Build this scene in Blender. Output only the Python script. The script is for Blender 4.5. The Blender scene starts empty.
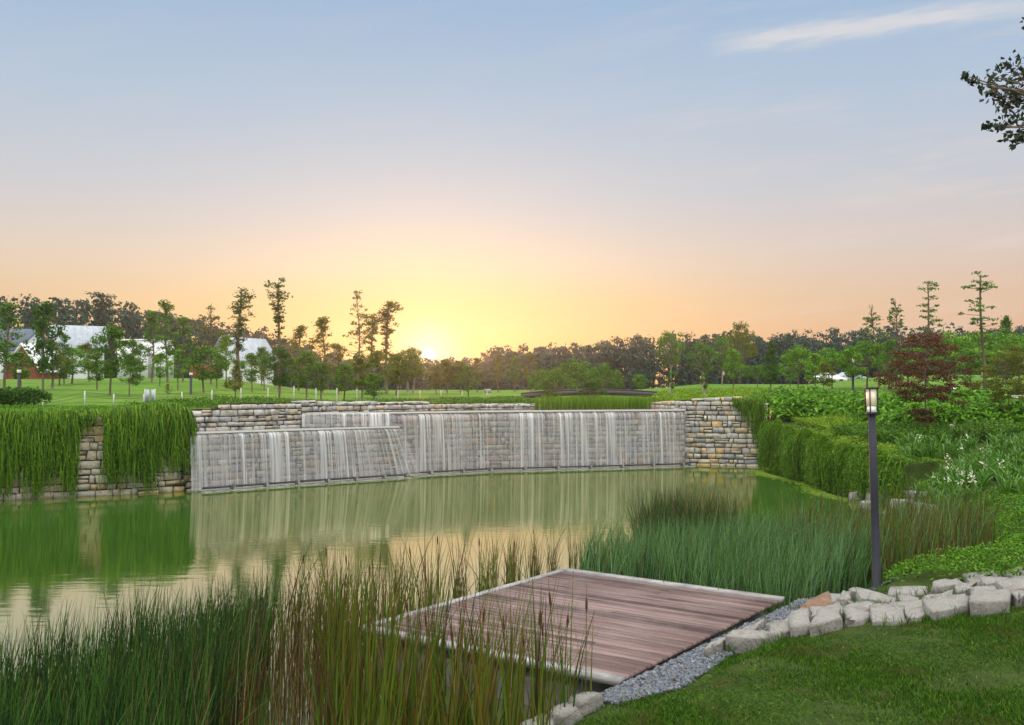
import bpy, math, random
import numpy as np
R = math.radians
scene = bpy.context.scene
C = scene.collection

# ------------------------------------------------------------------ camera, sky, sun, exposure
F, HZ, CAMZ = 950.0, 388.0, 3.3            # focal length in px, horizon row, eye height over the pond
cam = bpy.data.objects.new("camera", bpy.data.cameras.new("camera"))
C.objects.link(cam)
cam.data.sensor_width = 36.0
cam.data.lens = 36.0 * F / 1024.0
cam.data.clip_start = 0.05
cam.data.clip_end = 3000
cam.location = (0, 0, CAMZ)
cam.rotation_euler = (R(90) + math.atan((HZ - 362.5) / F), 0, 0)
scene.camera = cam

SUN_AZ, SUN_EL = R(-5.05), R(2.0)
sundir = (math.sin(SUN_AZ) * math.cos(SUN_EL), math.cos(SUN_AZ) * math.cos(SUN_EL), math.sin(SUN_EL))
sl = bpy.data.lights.new("sun", "SUN")
sl.energy = 2.0
sl.angle = R(0.5)
sl.color = (1.0, 0.46, 0.22)
so = bpy.data.objects.new("sun", sl)
C.objects.link(so)
so.rotation_euler = (R(90 - 2.6), 0, R(180) - SUN_AZ)
so.location = (-10, 120, 20)

scene.view_settings.view_transform = 'Standard'
scene.view_settings.look = 'None'
scene.view_settings.gamma = 1
scene.view_settings.exposure = 0.0
scene.view_settings.use_curve_mapping = False
scene.cycles.max_bounces = 8
scene.cycles.transparent_max_bounces = 24
scene.cycles.volume_bounces = 0
scene.cycles.caustics_reflective = False
scene.cycles.caustics_refractive = False


def s2l(c):
    return tuple(((v / 255.0) / 12.92 if v / 255.0 <= 0.04045 else ((v / 255.0 + 0.055) / 1.055) ** 2.4) for v in c)


world = bpy.data.worlds.new("World")
scene.world = world
world.use_nodes = True
wn, wl = world.node_tree.nodes, world.node_tree.links
wn.clear()


def N(nodes, typ, **kw):
    n = nodes.new(typ)
    for k, v in kw.items():
        setattr(n, k, v)
    return n


def MATH(op, a, b=None, clamp=False):
    n = wn.new('ShaderNodeMath')
    n.operation = op
    n.use_clamp = clamp
    for i, v in enumerate((a, b)):
        if v is None:
            continue
        if isinstance(v, (int, float)):
            n.inputs[i].default_value = v
        else:
            wl.new(v, n.inputs[i])
    return n.outputs[0]


def MIX(f, a, b, mode='MIX'):
    n = wn.new('ShaderNodeMix')
    n.data_type = 'RGBA'
    n.blend_type = mode
    n.clamp_factor = True
    for i, v in ((0, f), (6, a), (7, b)):
        if isinstance(v, (int, float)):
            n.inputs[i].default_value = v
        elif isinstance(v, tuple):
            n.inputs[i].default_value = (*v[:3], 1)
        else:
            wl.new(v, n.inputs[i])
    return n.outputs[2]


def RAMP(fac, stops):
    n = wn.new('ShaderNodeValToRGB')
    e = n.color_ramp.elements
    while len(e) < len(stops):
        e.new(0.5)
    for i, (p, c) in enumerate(stops):
        e[i].position = p
        e[i].color = (*s2l(c), 1)
    wl.new(fac, n.inputs[0])
    return n.outputs[0]


tc = N(wn, 'ShaderNodeTexCoord')
sx = N(wn, 'ShaderNodeSeparateXYZ')
wl.new(tc.outputs['Generated'], sx.inputs[0])
dx, dy, dz = sx.outputs
# elevation (sine) over 0..0.5 drives the gradient away from the sun and the one on the sun's side
el = MATH('MULTIPLY', dz, 2.0, True)
away = RAMP(el, [(0.0, (228, 172, 128)), (0.10, (233, 186, 146)), (0.17, (232, 197, 166)), (0.28, (222, 206, 196)),
                 (0.40, (203, 206, 213)), (0.58, (182, 200, 220)), (0.78, (158, 187, 219)), (1.0, (140, 174, 216))])
near = RAMP(el, [(0.0, (252, 190, 84)), (0.10, (255, 208, 104)), (0.17, (254, 219, 138)), (0.25, (249, 228, 190)),
                 (0.36, (226, 220, 214)), (0.55, (192, 206, 219)), (0.78, (166, 191, 218)), (1.0, (150, 180, 216))])
dot = N(wn, 'ShaderNodeVectorMath', operation='DOT_PRODUCT')
wl.new(tc.outputs['Generated'], dot.inputs[0])
dot.inputs[1].default_value = sundir
d = MATH('MAXIMUM', dot.outputs['Value'], 0.0)
sky = MIX(MATH('MULTIPLY', MATH('POWER', d, 22.0, True), 0.85), away, near)
# the left of the sun is a little warmer and brighter than the right
sky = MIX(MATH('MULTIPLY', MATH('MULTIPLY', dx, -0.9, True), 0.5), sky, near)
sky = MIX(MATH('MULTIPLY', MATH('POWER', d, 260.0), 0.35), sky, s2l((255, 226, 140)))
sky = MIX(MATH('MULTIPLY', MATH('POWER', d, 2600.0), 1.0), sky, (1.5, 1.25, 0.62))
# thin high cloud: streaks in direction space
cmb = N(wn, 'ShaderNodeCombineXYZ')
az = MATH('DIVIDE', dx, MATH('MAXIMUM', MATH('ABSOLUTE', dy), 0.05))
ev = MATH('DIVIDE', dz, MATH('MAXIMUM', MATH('ABSOLUTE', dy), 0.05))
wl.new(MATH('MULTIPLY', az, 2.2), cmb.inputs[0])
wl.new(MATH('ADD', MATH('MULTIPLY', ev, 14.0), MATH('MULTIPLY', az, -2.2)), cmb.inputs[1])
nz = N(wn, 'ShaderNodeTexNoise')
nz.inputs['Scale'].default_value = 1.6
nz.inputs['Detail'].default_value = 6
nz.inputs['Roughness'].default_value = 0.62
wl.new(cmb.outputs[0], nz.inputs['Vector'])
wisp = MATH('MULTIPLY', MATH('SUBTRACT', nz.outputs[0], 0.50, True), 2.2, True)
wisp = MATH('MULTIPLY', wisp, MATH('ADD', MATH('MULTIPLY', az, 1.6, True), 0.15, True))
sky = MIX(MATH('MULTIPLY', wisp, 0.9), sky, s2l((240, 222, 212)))
nz2 = N(wn, 'ShaderNodeTexNoise')
nz2.inputs['Scale'].default_value = 9.0
nz2.inputs['Detail'].default_value = 5
wl.new(cmb.outputs[0], nz2.inputs['Vector'])
# the one clear cirrus streak high on the right
ln = MATH('SUBTRACT', ev, MATH('ADD', MATH('MULTIPLY', az, 0.135), 0.3345))
ln = MATH('SUBTRACT', ln, MATH('MULTIPLY', MATH('SUBTRACT', nz2.outputs[0], 0.5), 0.022))
g = MATH('POWER', 2.718, MATH('MULTIPLY', MATH('MULTIPLY', ln, ln), -9000.0))
wid = MATH('MULTIPLY', MATH('MULTIPLY', MATH('SUBTRACT', az, 0.20), 14.0, True), MATH('MULTIPLY', MATH('SUBTRACT', 0.66, az), 5.0, True))
sky = MIX(MATH('MULTIPLY', MATH('MULTIPLY', g, wid), 0.62), sky, s2l((240, 232, 226)))
# added fill light: the unseen sky overhead and behind the camera is brightened
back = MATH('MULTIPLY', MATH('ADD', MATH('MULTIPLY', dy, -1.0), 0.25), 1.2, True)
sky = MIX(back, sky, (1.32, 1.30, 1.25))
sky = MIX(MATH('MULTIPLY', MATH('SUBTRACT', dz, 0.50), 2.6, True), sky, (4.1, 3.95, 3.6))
# the sun's own disc, half behind the trees
disc = MATH('MULTIPLY', MATH('SUBTRACT', d, 0.999972), 70000.0, True)
sky = MIX(disc, sky, (5.0, 4.3, 2.6))
nish = N(wn, 'ShaderNodeTexSky', sky_type='NISHITA')
nish.sun_disc = False
nish.sun_elevation = SUN_EL
nish.sun_rotation = SUN_AZ
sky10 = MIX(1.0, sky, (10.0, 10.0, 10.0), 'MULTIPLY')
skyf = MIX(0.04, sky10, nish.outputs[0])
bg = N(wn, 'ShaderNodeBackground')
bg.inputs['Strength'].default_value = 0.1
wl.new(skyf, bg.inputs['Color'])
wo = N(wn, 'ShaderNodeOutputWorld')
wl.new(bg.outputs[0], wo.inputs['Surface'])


# ------------------------------------------------------------------ helpers
def rs(seed):
    return np.random.default_rng(seed)


def at(px, py, dist):
    """the point of the photo's ray (px,py) at ground distance dist"""
    return np.array([(px - 512.0) / F * dist, dist, CAMZ - (py - HZ) / F * dist])


def lin(x, xs, ys):
    return np.interp(x, xs, ys)


class MB:
    """collects vertices and faces of ONE mesh object"""

    def __init__(self):
        self.V, self.Fs, self.mi, self.n, self.uv = [], [], [], 0, []

    def add(self, V, Fa, m=0, uv=None):
        V = np.asarray(V, dtype=np.float64).reshape(-1, 3)
        Fa = np.asarray(Fa, dtype=np.int64)
        self.V.append(V)
        self.Fs.append(Fa + self.n)
        self.mi.append(np.full(len(Fa), m, dtype=np.int32))
        self.uv.append(np.zeros((len(V), 2)) if uv is None else np.asarray(uv, dtype=np.float64))
        self.n += len(V)
        return self

    def mesh(self, name, mats, smooth=False):
        me = bpy.data.meshes.new(name)
        V = np.concatenate(self.V)
        me.vertices.add(len(V))
        me.vertices.foreach_set('co', V.ravel())
        loops = np.concatenate([f.ravel() for f in self.Fs])
        tot = np.concatenate([np.full(len(f), f.shape[1], dtype=np.int64) for f in self.Fs])
        start = np.concatenate([[0], np.cumsum(tot)[:-1]])
        me.loops.add(len(loops))
        me.loops.foreach_set('vertex_index', loops.astype(np.int32))
        me.polygons.add(len(tot))
        me.polygons.foreach_set('loop_start', start.astype(np.int32))
        me.polygons.foreach_set('material_index', np.concatenate(self.mi))
        if smooth:
            me.polygons.foreach_set('use_smooth', np.ones(len(tot), dtype=bool))
        UV = np.concatenate(self.uv)
        if UV.any():
            lay = me.uv_layers.new(name='UVMap')
            lay.data.foreach_set('uv', UV[loops].ravel())
        for m in (mats if isinstance(mats, (list, tuple)) else [mats]):
            me.materials.append(m)
        me.update(calc_edges=True)
        me.validate()
        return me

    def build(self, name, mats, parent=None, smooth=False):
        o = bpy.data.objects.new(name, self.mesh(name, mats, smooth))
        C.objects.link(o)
        o.parent = parent
        return o

    # --- shapes
    def box(self, c, s, m=0, rz=0.0, taper=1.0, rx=0.0):
        x, y, z = s[0] / 2, s[1] / 2, s[2] / 2
        V = np.array([[-x, -y, -z], [x, -y, -z], [x, y, -z], [-x, y, -z],
                      [-x * taper, -y * taper, z], [x * taper, -y * taper, z], [x * taper, y * taper, z], [-x * taper, y * taper, z]])
        if rx:
            cr, sr = math.cos(rx), math.sin(rx)
            V = V @ np.array([[1, 0, 0], [0, cr, sr], [0, -sr, cr]])
        cz, sz = math.cos(rz), math.sin(rz)
        V = V @ np.array([[cz, sz, 0], [-sz, cz, 0], [0, 0, 1]]) + np.asarray(c)
        return self.add(V, [[3, 2, 1, 0], [4, 5, 6, 7], [0, 1, 5, 4], [1, 2, 6, 5], [2, 3, 7, 6], [3, 0, 4, 7]], m)

    def tube(self, P, r, sides=6, m=0, cap=True):
        P = np.asarray(P, dtype=float)
        r = np.broadcast_to(np.asarray(r, dtype=float), (len(P),))
        T = np.gradient(P, axis=0)
        T /= np.linalg.norm(T, axis=1)[:, None] + 1e-9
        ref = np.array([0, 0, 1.0]) if abs(T[0][2]) < 0.9 else np.array([1.0, 0, 0])
        A = np.cross(T, ref)
        A /= np.linalg.norm(A, axis=1)[:, None] + 1e-9
        B = np.cross(T, A)
        a = np.linspace(0, 2 * math.pi, sides, endpoint=False)
        V = P[:, None] + r[:, None, None] * (np.cos(a)[None, :, None] * A[:, None] + np.sin(a)[None, :, None] * B[:, None])
        n = len(P)
        i = np.arange(n - 1)[:, None] * sides
        j = np.arange(sides)[None]
        k = (j + 1) % sides
        Fq = np.stack([i + j, i + k, i + sides + k, i + sides + j], -1).reshape(-1, 4)
        self.add(V.reshape(-1, 3), Fq, m)
        if cap:
            for row in (0, n - 1):
                self.Fs.append(np.array([[self.n - n * sides + row * sides + q for q in range(sides)]]))
                self.mi.append(np.full(1, m, dtype=np.int32))
        return self

    def leaves(self, P, Nn, L, W, rng, m=0, fold=0.15, T=None):
        n = len(P)
        if n == 0:
            return self
        Nn = Nn / (np.linalg.norm(Nn, axis=1)[:, None] + 1e-9)
        T = rng.normal(size=(n, 3)) if T is None else T
        T = T - (T * Nn).sum(1)[:, None] * Nn
        T /= np.linalg.norm(T, axis=1)[:, None] + 1e-9
        B = np.cross(Nn, T)
        L = (np.asarray(L) * rng.uniform(0.65, 1.3, n))[:, None]
        W = (np.asarray(W) * rng.uniform(0.65, 1.3, n))[:, None]
        V = np.stack([P - T * L / 2, P + B * W / 2 - Nn * fold * W - T * L * 0.08, P + T * L / 2, P - B * W / 2 - Nn * fold * W - T * L * 0.08], 1)
        return self.add(V.reshape(-1, 3), np.arange(4 * n).reshape(n, 4), m)

    def blades(self, P, H, D, W, rng, m=0, segs=3, pw=2.0, tipw=0.12, droop=0.0):
        n = len(P)
        a = rng.uniform(0, math.pi, n)
        S = np.stack([np.cos(a), np.sin(a), np.zeros(n)], 1)
        rows = []
        for j in range(segs + 1):
            t = j / segs
            c = P.copy()
            c[:, 2] += H * t - droop * H * max(0, t - 0.5) ** 2 * 4
            c[:, :2] += D * t ** pw
            w = (W * (1 - (1 - tipw) * t ** 1.6))[:, None] / 2
            rows.append(np.stack([c - S * w, c + S * w], 1))
        V = np.stack(rows, 1).reshape(n, -1, 3)
        k = 2 * (segs + 1)
        q = np.concatenate([np.array([[2 * j, 2 * j + 1, 2 * j + 3, 2 * j + 2]]) for j in range(segs)])
        Fq = (np.arange(n)[:, None, None] * k + q[None]).reshape(-1, 4)
        return self.add(V.reshape(-1, 3), Fq, m)


def tag(o, label=None, cat=None, group=None, kind=None):
    for k, v in (('label', label), ('category', cat), ('group', group), ('kind', kind)):
        if v:
            o[k] = v
    return o


def thing(name, label, cat, loc=(0, 0, 0), rz=0.0, group=None, sc=None):
    o = bpy.data.objects.new(name, None)
    C.objects.link(o)
    o.location = loc
    o.rotation_euler = (0, 0, rz)
    o.empty_display_size = 0.2
    if sc is not None:
        o.scale = sc if isinstance(sc, tuple) else (sc, sc, sc)
    return tag(o, label, cat, group)


def link(name, me, parent=None):
    o = bpy.data.objects.new(name, me)
    C.objects.link(o)
    o.parent = parent
    return o


# ------------------------------------------------------------------ materials
def newmat(name):
    m = bpy.data.materials.new(name)
    m.use_nodes = True
    nt = m.node_tree
    b = nt.nodes['Principled BSDF']
    return m, nt, b


def ramp(nt, fac, stops):
    n = nt.nodes.new('ShaderNodeValToRGB')
    e = n.color_ramp.elements
    while len(e) < len(stops):
        e.new(0.5)
    for i, (p, c) in enumerate(stops):
        e[i].position = p
        e[i].color = (*c, 1)
    nt.links.new(fac, n.inputs[0])
    return n.outputs[0]


def tex(nt, scale, detail=4, rough=0.55, coord='Object', stretch=None):
    t = nt.nodes.new('ShaderNodeTexCoord')
    n = nt.nodes.new('ShaderNodeTexNoise')
    n.inputs['Scale'].default_value = scale
    n.inputs['Detail'].default_value = detail
    n.inputs['Roughness'].default_value = rough
    v = t.outputs[coord]
    if stretch:
        mp = nt.nodes.new('ShaderNodeMapping')
        mp.inputs['Scale'].default_value = stretch
        nt.links.new(v, mp.inputs[0])
        v = mp.outputs[0]
    nt.links.new(v, n.inputs['Vector'])
    return n.outputs[0]


def mixc(nt, f, a, b, mode='MIX'):
    n = nt.nodes.new('ShaderNodeMix')
    n.data_type = 'RGBA'
    n.blend_type = mode
    for i, v in ((0, f), (6, a), (7, b)):
        if isinstance(v, (int, float)):
            n.inputs[i].default_value = v
        elif isinstance(v, tuple):
            n.inputs[i].default_value = (*v, 1)
        else:
            nt.links.new(v, n.inputs[i])
    return n.outputs[2]


def bump(nt, b, h, strength, dist=0.02):
    n = nt.nodes.new('ShaderNodeBump')
    n.inputs['Strength'].default_value = strength
    n.inputs['Distance'].default_value = dist
    nt.links.new(h, n.inputs['Height'])
    nt.links.new(n.outputs[0], b.inputs['Normal'])


def leafmat(name, cols, transl=0.3, rough=0.62, spec=0.14, patch=None, pscale=0.5, vivid=True):
    m, nt, b = newmat(name)
    if vivid:
        cols = [(r * 1.12, g_ * 1.22, b_ * 0.55) for r, g_, b_ in cols]
    geo = nt.nodes.new('ShaderNodeNewGeometry')
    c = ramp(nt, geo.outputs['Random Per Island'], [(i / (len(cols) - 1), k) for i, k in enumerate(cols)])
    if patch:
        f = ramp(nt, tex(nt, pscale, 3), [(0.56, (0, 0, 0)), (0.72, (1, 1, 1))])
        c = mixc(nt, f, c, patch)
    nt.links.new(c, b.inputs['Base Color'])
    b.inputs['Roughness'].default_value = rough
    b.inputs['Specular IOR Level'].default_value = spec
    if transl:
        tr = nt.nodes.new('ShaderNodeBsdfTranslucent')
        nt.links.new(mixc(nt, 1.0, c, (1.5, 1.5, 0.7), 'MULTIPLY'), tr.inputs[0])
        mx = nt.nodes.new('ShaderNodeMixShader')
        mx.inputs[0].default_value = transl
        nt.links.new(b.outputs[0], mx.inputs[1])
        nt.links.new(tr.outputs[0], mx.inputs[2])
        nt.links.new(mx.outputs[0], nt.nodes['Material Output'].inputs[0])
    return m


def plain(name, col, rough=0.6, spec=0.4, metal=0.0, noise=0.12, nscale=6.0, bmp=0.0, stretch=None):
    m, nt, b = newmat(name)
    f = tex(nt, nscale, 5, 0.6, stretch=stretch)
    lo = tuple(c * (1 - noise * 1.6) for c in col)
    hi = tuple(min(1, c * (1 + noise * 1.6)) for c in col)
    nt.links.new(ramp(nt, f, [(0.3, lo), (0.7, hi)]), b.inputs['Base Color'])
    b.inputs['Roughness'].default_value = rough
    b.inputs['Specular IOR Level'].default_value = spec
    b.inputs['Metallic'].default_value = metal
    if bmp:
        bump(nt, b, f, bmp)
    return m


def stonemat(name, cols, rough=0.75, spec=0.3, dirt=(0.10, 0.085, 0.06), bscale=9.0):
    m, nt, b = newmat(name)
    geo = nt.nodes.new('ShaderNodeNewGeometry')
    c = ramp(nt, geo.outputs['Random Per Island'], [(i / (len(cols) - 1), k) for i, k in enumerate(cols)])
    f1 = ramp(nt, tex(nt, 3.2, 6, 0.65), [(0.50, (0, 0, 0)), (0.75, (0.75, 0.75, 0.75))])
    c = mixc(nt, f1, c, dirt)
    f2 = tex(nt, bscale * 2.5, 5, 0.7)
    c = mixc(nt, 0.7, c, ramp(nt, f2, [(0.3, (0.55, 0.55, 0.55)), (0.66, (1.16, 1.16, 1.16))]), 'MULTIPLY')
    nt.links.new(c, b.inputs['Base Color'])
    b.inputs['Roughness'].default_value = rough
    b.inputs['Specular IOR Level'].default_value = spec
    bump(nt, b, tex(nt, bscale, 8, 0.72), 1.0, 0.05)
    return m


M = {}
M['stone'] = stonemat('dry_stone', [(0.58, 0.55, 0.50), (0.42, 0.43, 0.45), (0.66, 0.63, 0.57), (0.54, 0.54, 0.55), (0.60, 0.50, 0.36), (0.50, 0.49, 0.48), (0.68, 0.66, 0.63)])
M['stone_warm'] = stonemat('warm_stone', [(0.56, 0.47, 0.33), (0.60, 0.54, 0.42), (0.40, 0.39, 0.37), (0.58, 0.43, 0.24), (0.50, 0.47, 0.42), (0.62, 0.56, 0.44)])
M['stone_wet'] = stonemat('wet_stone', [(0.34, 0.32, 0.29), (0.17, 0.175, 0.20), (0.40, 0.35, 0.27), (0.23, 0.23, 0.25), (0.33, 0.21, 0.13), (0.42, 0.40, 0.37)], rough=0.35, spec=0.5, dirt=(0.07, 0.075, 0.04))
M['stone_mix'] = stonemat('mixed_stone', [(0.60, 0.49, 0.30), (0.42, 0.43, 0.46), (0.70, 0.64, 0.50), (0.56, 0.55, 0.54), (0.66, 0.48, 0.24), (0.36, 0.37, 0.40), (0.72, 0.69, 0.61)])
M['mortar'] = plain('mortar', (0.025, 0.022, 0.018), 0.9, 0.1)
M['rock'] = stonemat('pale_rock', [(0.27, 0.262, 0.25), (0.19, 0.20, 0.215), (0.33, 0.315, 0.29), (0.15, 0.16, 0.175)], bscale=11.0, dirt=(0.16, 0.145, 0.12))
M['rock_rust'] = stonemat('rusty_rock', [(0.21, 0.12, 0.075), (0.19, 0.12, 0.08)], bscale=6.0, dirt=(0.42, 0.32, 0.22))
M['gravel'] = stonemat('blue_gravel', [(0.13, 0.16, 0.21), (0.22, 0.26, 0.33), (0.07, 0.085, 0.11), (0.32, 0.35, 0.40), (0.16, 0.18, 0.22), (0.25, 0.22, 0.20)], bscale=20.0, dirt=(0.2, 0.2, 0.22))
M['concrete'] = plain('concrete', (0.40, 0.40, 0.38), 0.8, 0.2, noise=0.2, nscale=3, bmp=0.2)
M['dark_concrete'] = plain('dark_concrete', (0.16, 0.16, 0.15), 0.8, 0.2, noise=0.35, nscale=3, bmp=0.3)  # deck base, a much darker tone than the plain concrete
M['pale_trim'] = plain('pale_trim', (0.27, 0.265, 0.27), 0.6, 0.3, noise=0.22, nscale=5, stretch=(1, 1, 6))
M['soil'] = plain('soil', (0.055, 0.045, 0.03), 0.95, 0.1, noise=0.4, nscale=4, bmp=0.6)
M['bark'] = plain('bark', (0.16, 0.125, 0.095), 0.9, 0.1, noise=0.35, nscale=5, stretch=(4, 4, 0.6))
M['bark_far'] = plain('grey_bark', (0.055, 0.060, 0.058), 0.9, 0.1, noise=0.3, nscale=2)
M['bark_pale'] = plain('pale_bark', (0.26, 0.23, 0.19), 0.9, 0.1, noise=0.3, nscale=5, stretch=(4, 4, 0.6))
M['white'] = plain('white_paint', (0.74, 0.76, 0.80), 0.6, 0.3, noise=0.05, nscale=1)
M['brick'] = plain('red_wall', (0.26, 0.085, 0.06), 0.85, 0.15, noise=0.2, nscale=8)
M['roof_dark'] = plain('navy_roof', (0.06, 0.085, 0.13), 0.5, 0.4, noise=0.15, nscale=2)
M['roof_grey'] = plain('grey_roof', (0.34, 0.39, 0.46), 0.45, 0.5, noise=0.12, nscale=2)
M['glass'] = plain('dark_glass', (0.03, 0.04, 0.05), 0.1, 0.6)
M['lamp_metal'] = plain('charcoal_metal', (0.026, 0.029, 0.042), 0.6, 0.25, noise=0.15, nscale=3)
M['dark_metal'] = plain('dark_metal', (0.03, 0.03, 0.032), 0.5, 0.4)
M['post'] = plain('white_post', (0.46, 0.46, 0.44), 0.6, 0.3)
M['path'] = plain('pale_path', (0.52, 0.48, 0.43), 0.9, 0.1, noise=0.1, nscale=2)
M['tyre'] = plain('rubber', (0.02, 0.02, 0.02), 0.8, 0.2)
M['spike'] = plain('cattail_brown', (0.085, 0.040, 0.022), 0.95, 0.05, noise=0.3, nscale=60)

# foliage
M['leaf_mid'] = leafmat('leaf_mid', [(0.022, 0.055, 0.014), (0.055, 0.125, 0.026), (0.11, 0.20, 0.036)])
M['leaf_bright'] = leafmat('leaf_bright', [(0.035, 0.085, 0.014), (0.09, 0.19, 0.028), (0.16, 0.29, 0.045)])
M['leaf_dark'] = leafmat('leaf_dark', [(0.020, 0.055, 0.018), (0.035, 0.085, 0.024), (0.055, 0.115, 0.03)])
M['leaf_olive'] = leafmat('leaf_olive', [(0.055, 0.075, 0.020), (0.10, 0.11, 0.028), (0.14, 0.13, 0.035)])
M['leaf_red'] = leafmat('leaf_red', [(0.055, 0.060, 0.018), (0.10, 0.034, 0.022), (0.16, 0.028, 0.024), (0.06, 0.035, 0.02), (0.05, 0.07, 0.02)], vivid=False)
M['leaf_far'] = leafmat('leaf_far', [(0.020, 0.046, 0.034), (0.034, 0.066, 0.046), (0.05, 0.088, 0.058)], 0.1, 0.7, 0.1, vivid=False)
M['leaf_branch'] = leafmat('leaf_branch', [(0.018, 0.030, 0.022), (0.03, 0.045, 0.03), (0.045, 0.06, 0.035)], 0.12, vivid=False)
M['vine'] = leafmat('vine_leaf', [(0.020, 0.05, 0.009), (0.065, 0.145, 0.02), (0.16, 0.27, 0.042), (0.04, 0.095, 0.014), (0.11, 0.21, 0.03)], 0.25)
M['shrub'] = leafmat('shrub_leaf', [(0.022, 0.06, 0.010), (0.07, 0.17, 0.024), (0.14, 0.29, 0.04)], 0.25, 0.6, 0.08)
M['cover'] = leafmat('cover_leaf', [(0.025, 0.07, 0.010), (0.065, 0.15, 0.020), (0.12, 0.24, 0.035)], 0.25)
M['cover_yellow'] = leafmat('yellow_cover_leaf', [(0.07, 0.13, 0.015), (0.13, 0.21, 0.026), (0.18, 0.25, 0.04)], 0.25)
M['strap'] = leafmat('strap_leaf', [(0.03, 0.085, 0.014), (0.06, 0.15, 0.022), (0.09, 0.20, 0.035)], 0.25, 0.4, 0.4)
M['petal'] = leafmat('white_petal', [(0.72, 0.72, 0.62), (0.80, 0.80, 0.74)], 0.2, vivid=False)
M['rush'] = leafmat('rush', [(0.005, 0.018, 0.011), (0.011, 0.032, 0.018), (0.018, 0.046, 0.025), (0.045, 0.10, 0.038), (0.075, 0.15, 0.05)], 0.12)
M['rush_blue'] = leafmat('rush_blue', [(0.022, 0.060, 0.055), (0.075, 0.145, 0.15), (0.15, 0.25, 0.25), (0.09, 0.18, 0.09), (0.03, 0.07, 0.05)], 0.15)
M['cattail'] = leafmat('cattail_leaf', [(0.018, 0.042, 0.010), (0.035, 0.075, 0.015), (0.075, 0.135, 0.025), (0.10, 0.11, 0.028), (0.14, 0.075, 0.035), (0.02, 0.035, 0.012)], 0.25)
M['dry'] = leafmat('dry_reed', [(0.05, 0.03, 0.018), (0.12, 0.08, 0.045), (0.26, 0.20, 0.12), (0.035, 0.04, 0.014), (0.10, 0.04, 0.028), (0.03, 0.02, 0.015)], 0.2, vivid=False)
M['grass'] = leafmat('lawn_blade', [(0.010, 0.032, 0.004), (0.020, 0.058, 0.007), (0.036, 0.085, 0.010), (0.11, 0.21, 0.03)], 0.25, patch=(0.075, 0.085, 0.02), pscale=2.2)

m, nt, b = newmat('lawn_ground')
c = ramp(nt, tex(nt, 0.35, 6, 0.6), [(0.35, (0.085, 0.19, 0.014)), (0.55, (0.12, 0.245, 0.018)), (0.75, (0.16, 0.29, 0.028))])
c = mixc(nt, 0.8, c, ramp(nt, tex(nt, 3.5, 8, 0.78), [(0.32, (0.30, 0.36, 0.30)), (0.66, (1.05, 1.05, 1.05))]), 'MULTIPLY')
c = mixc(nt, ramp(nt, tex(nt, 0.16, 4, 0.6), [(0.55, (0, 0, 0)), (0.72, (0.5, 0.5, 0.5))]), c, (0.13, 0.14, 0.035))
nt.links.new(c, b.inputs['Base Color'])
b.inputs['Roughness'].default_value = 0.9
b.inputs['Specular IOR Level'].default_value = 0.15
bump(nt, b, tex(nt, 18, 6, 0.7), 1.0, 0.06)
M['lawn'] = m

m, nt, b = newmat('bank_ground')
c = ramp(nt, tex(nt, 2.5, 6, 0.65), [(0.35, (0.035, 0.050, 0.014)), (0.6, (0.05, 0.085, 0.016)), (0.75, (0.075, 0.065, 0.035))])
nt.links.new(c, b.inputs['Base Color'])
b.inputs['Roughness'].default_value = 0.95
b.inputs['Specular IOR Level'].default_value = 0.1
bump(nt, b, tex(nt, 25, 6, 0.7), 1.0, 0.04)
M['bank'] = m
b.inputs['Base Color'].default_value = (0.04, 0.05, 0.015, 1)

m, nt, b = newmat('pond_water')
f = tex(nt, 0.22, 3)
nt.links.new(ramp(nt, f, [(0.3, (0.026, 0.080, 0.012)), (0.7, (0.038, 0.104, 0.020))]), b.inputs['Base Color'])
b.inputs['Roughness'].default_value = 0.6
b.inputs['Specular IOR Level'].default_value = 0.0
gl = nt.nodes.new('ShaderNodeBsdfGlossy')
gl.inputs['Roughness'].default_value = 0.05
gl.inputs['Color'].default_value = (1.0, 0.84, 0.58, 1)
bp = nt.nodes.new('ShaderNodeBump')
bp.inputs['Strength'].default_value = 0.05
bp.inputs['Distance'].default_value = 0.06
nt.links.new(tex(nt, 1.0, 4, 0.5, stretch=(1.2, 4.0, 1)), bp.inputs['Height'])
nt.links.new(bp.outputs[0], gl.inputs['Normal'])
lw = nt.nodes.new('ShaderNodeLayerWeight')
lw.inputs['Blend'].default_value = 0.5
pw_ = nt.nodes.new('ShaderNodeMath')
pw_.operation = 'POWER'
pw_.inputs[1].default_value = 1.35
nt.links.new(lw.outputs['Facing'], pw_.inputs[0])
tcw = nt.nodes.new('ShaderNodeTexCoord')
sxw = nt.nodes.new('ShaderNodeSeparateXYZ')
nt.links.new(tcw.outputs['Object'], sxw.inputs[0])
mr = nt.nodes.new('ShaderNodeMapRange')
mr.interpolation_type = 'SMOOTHSTEP'
for k_, v_ in ((1, 14.0), (2, 25.0), (3, 1.0), (4, 0.70)):
    mr.inputs[k_].default_value = v_
nt.links.new(sxw.outputs[1], mr.inputs[0])
ml = nt.nodes.new('ShaderNodeMath')
ml.operation = 'MULTIPLY'
nt.links.new(pw_.outputs[0], ml.inputs[0])
nt.links.new(mr.outputs[0], ml.inputs[1])
mx = nt.nodes.new('ShaderNodeMixShader')
nt.links.new(ml.outputs[0], mx.inputs[0])
nt.links.new(b.outputs[0], mx.inputs[1])
nt.links.new(gl.outputs[0], mx.inputs[2])
nt.links.new(mx.outputs[0], nt.nodes['Material Output'].inputs[0])
M['water'] = m

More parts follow.
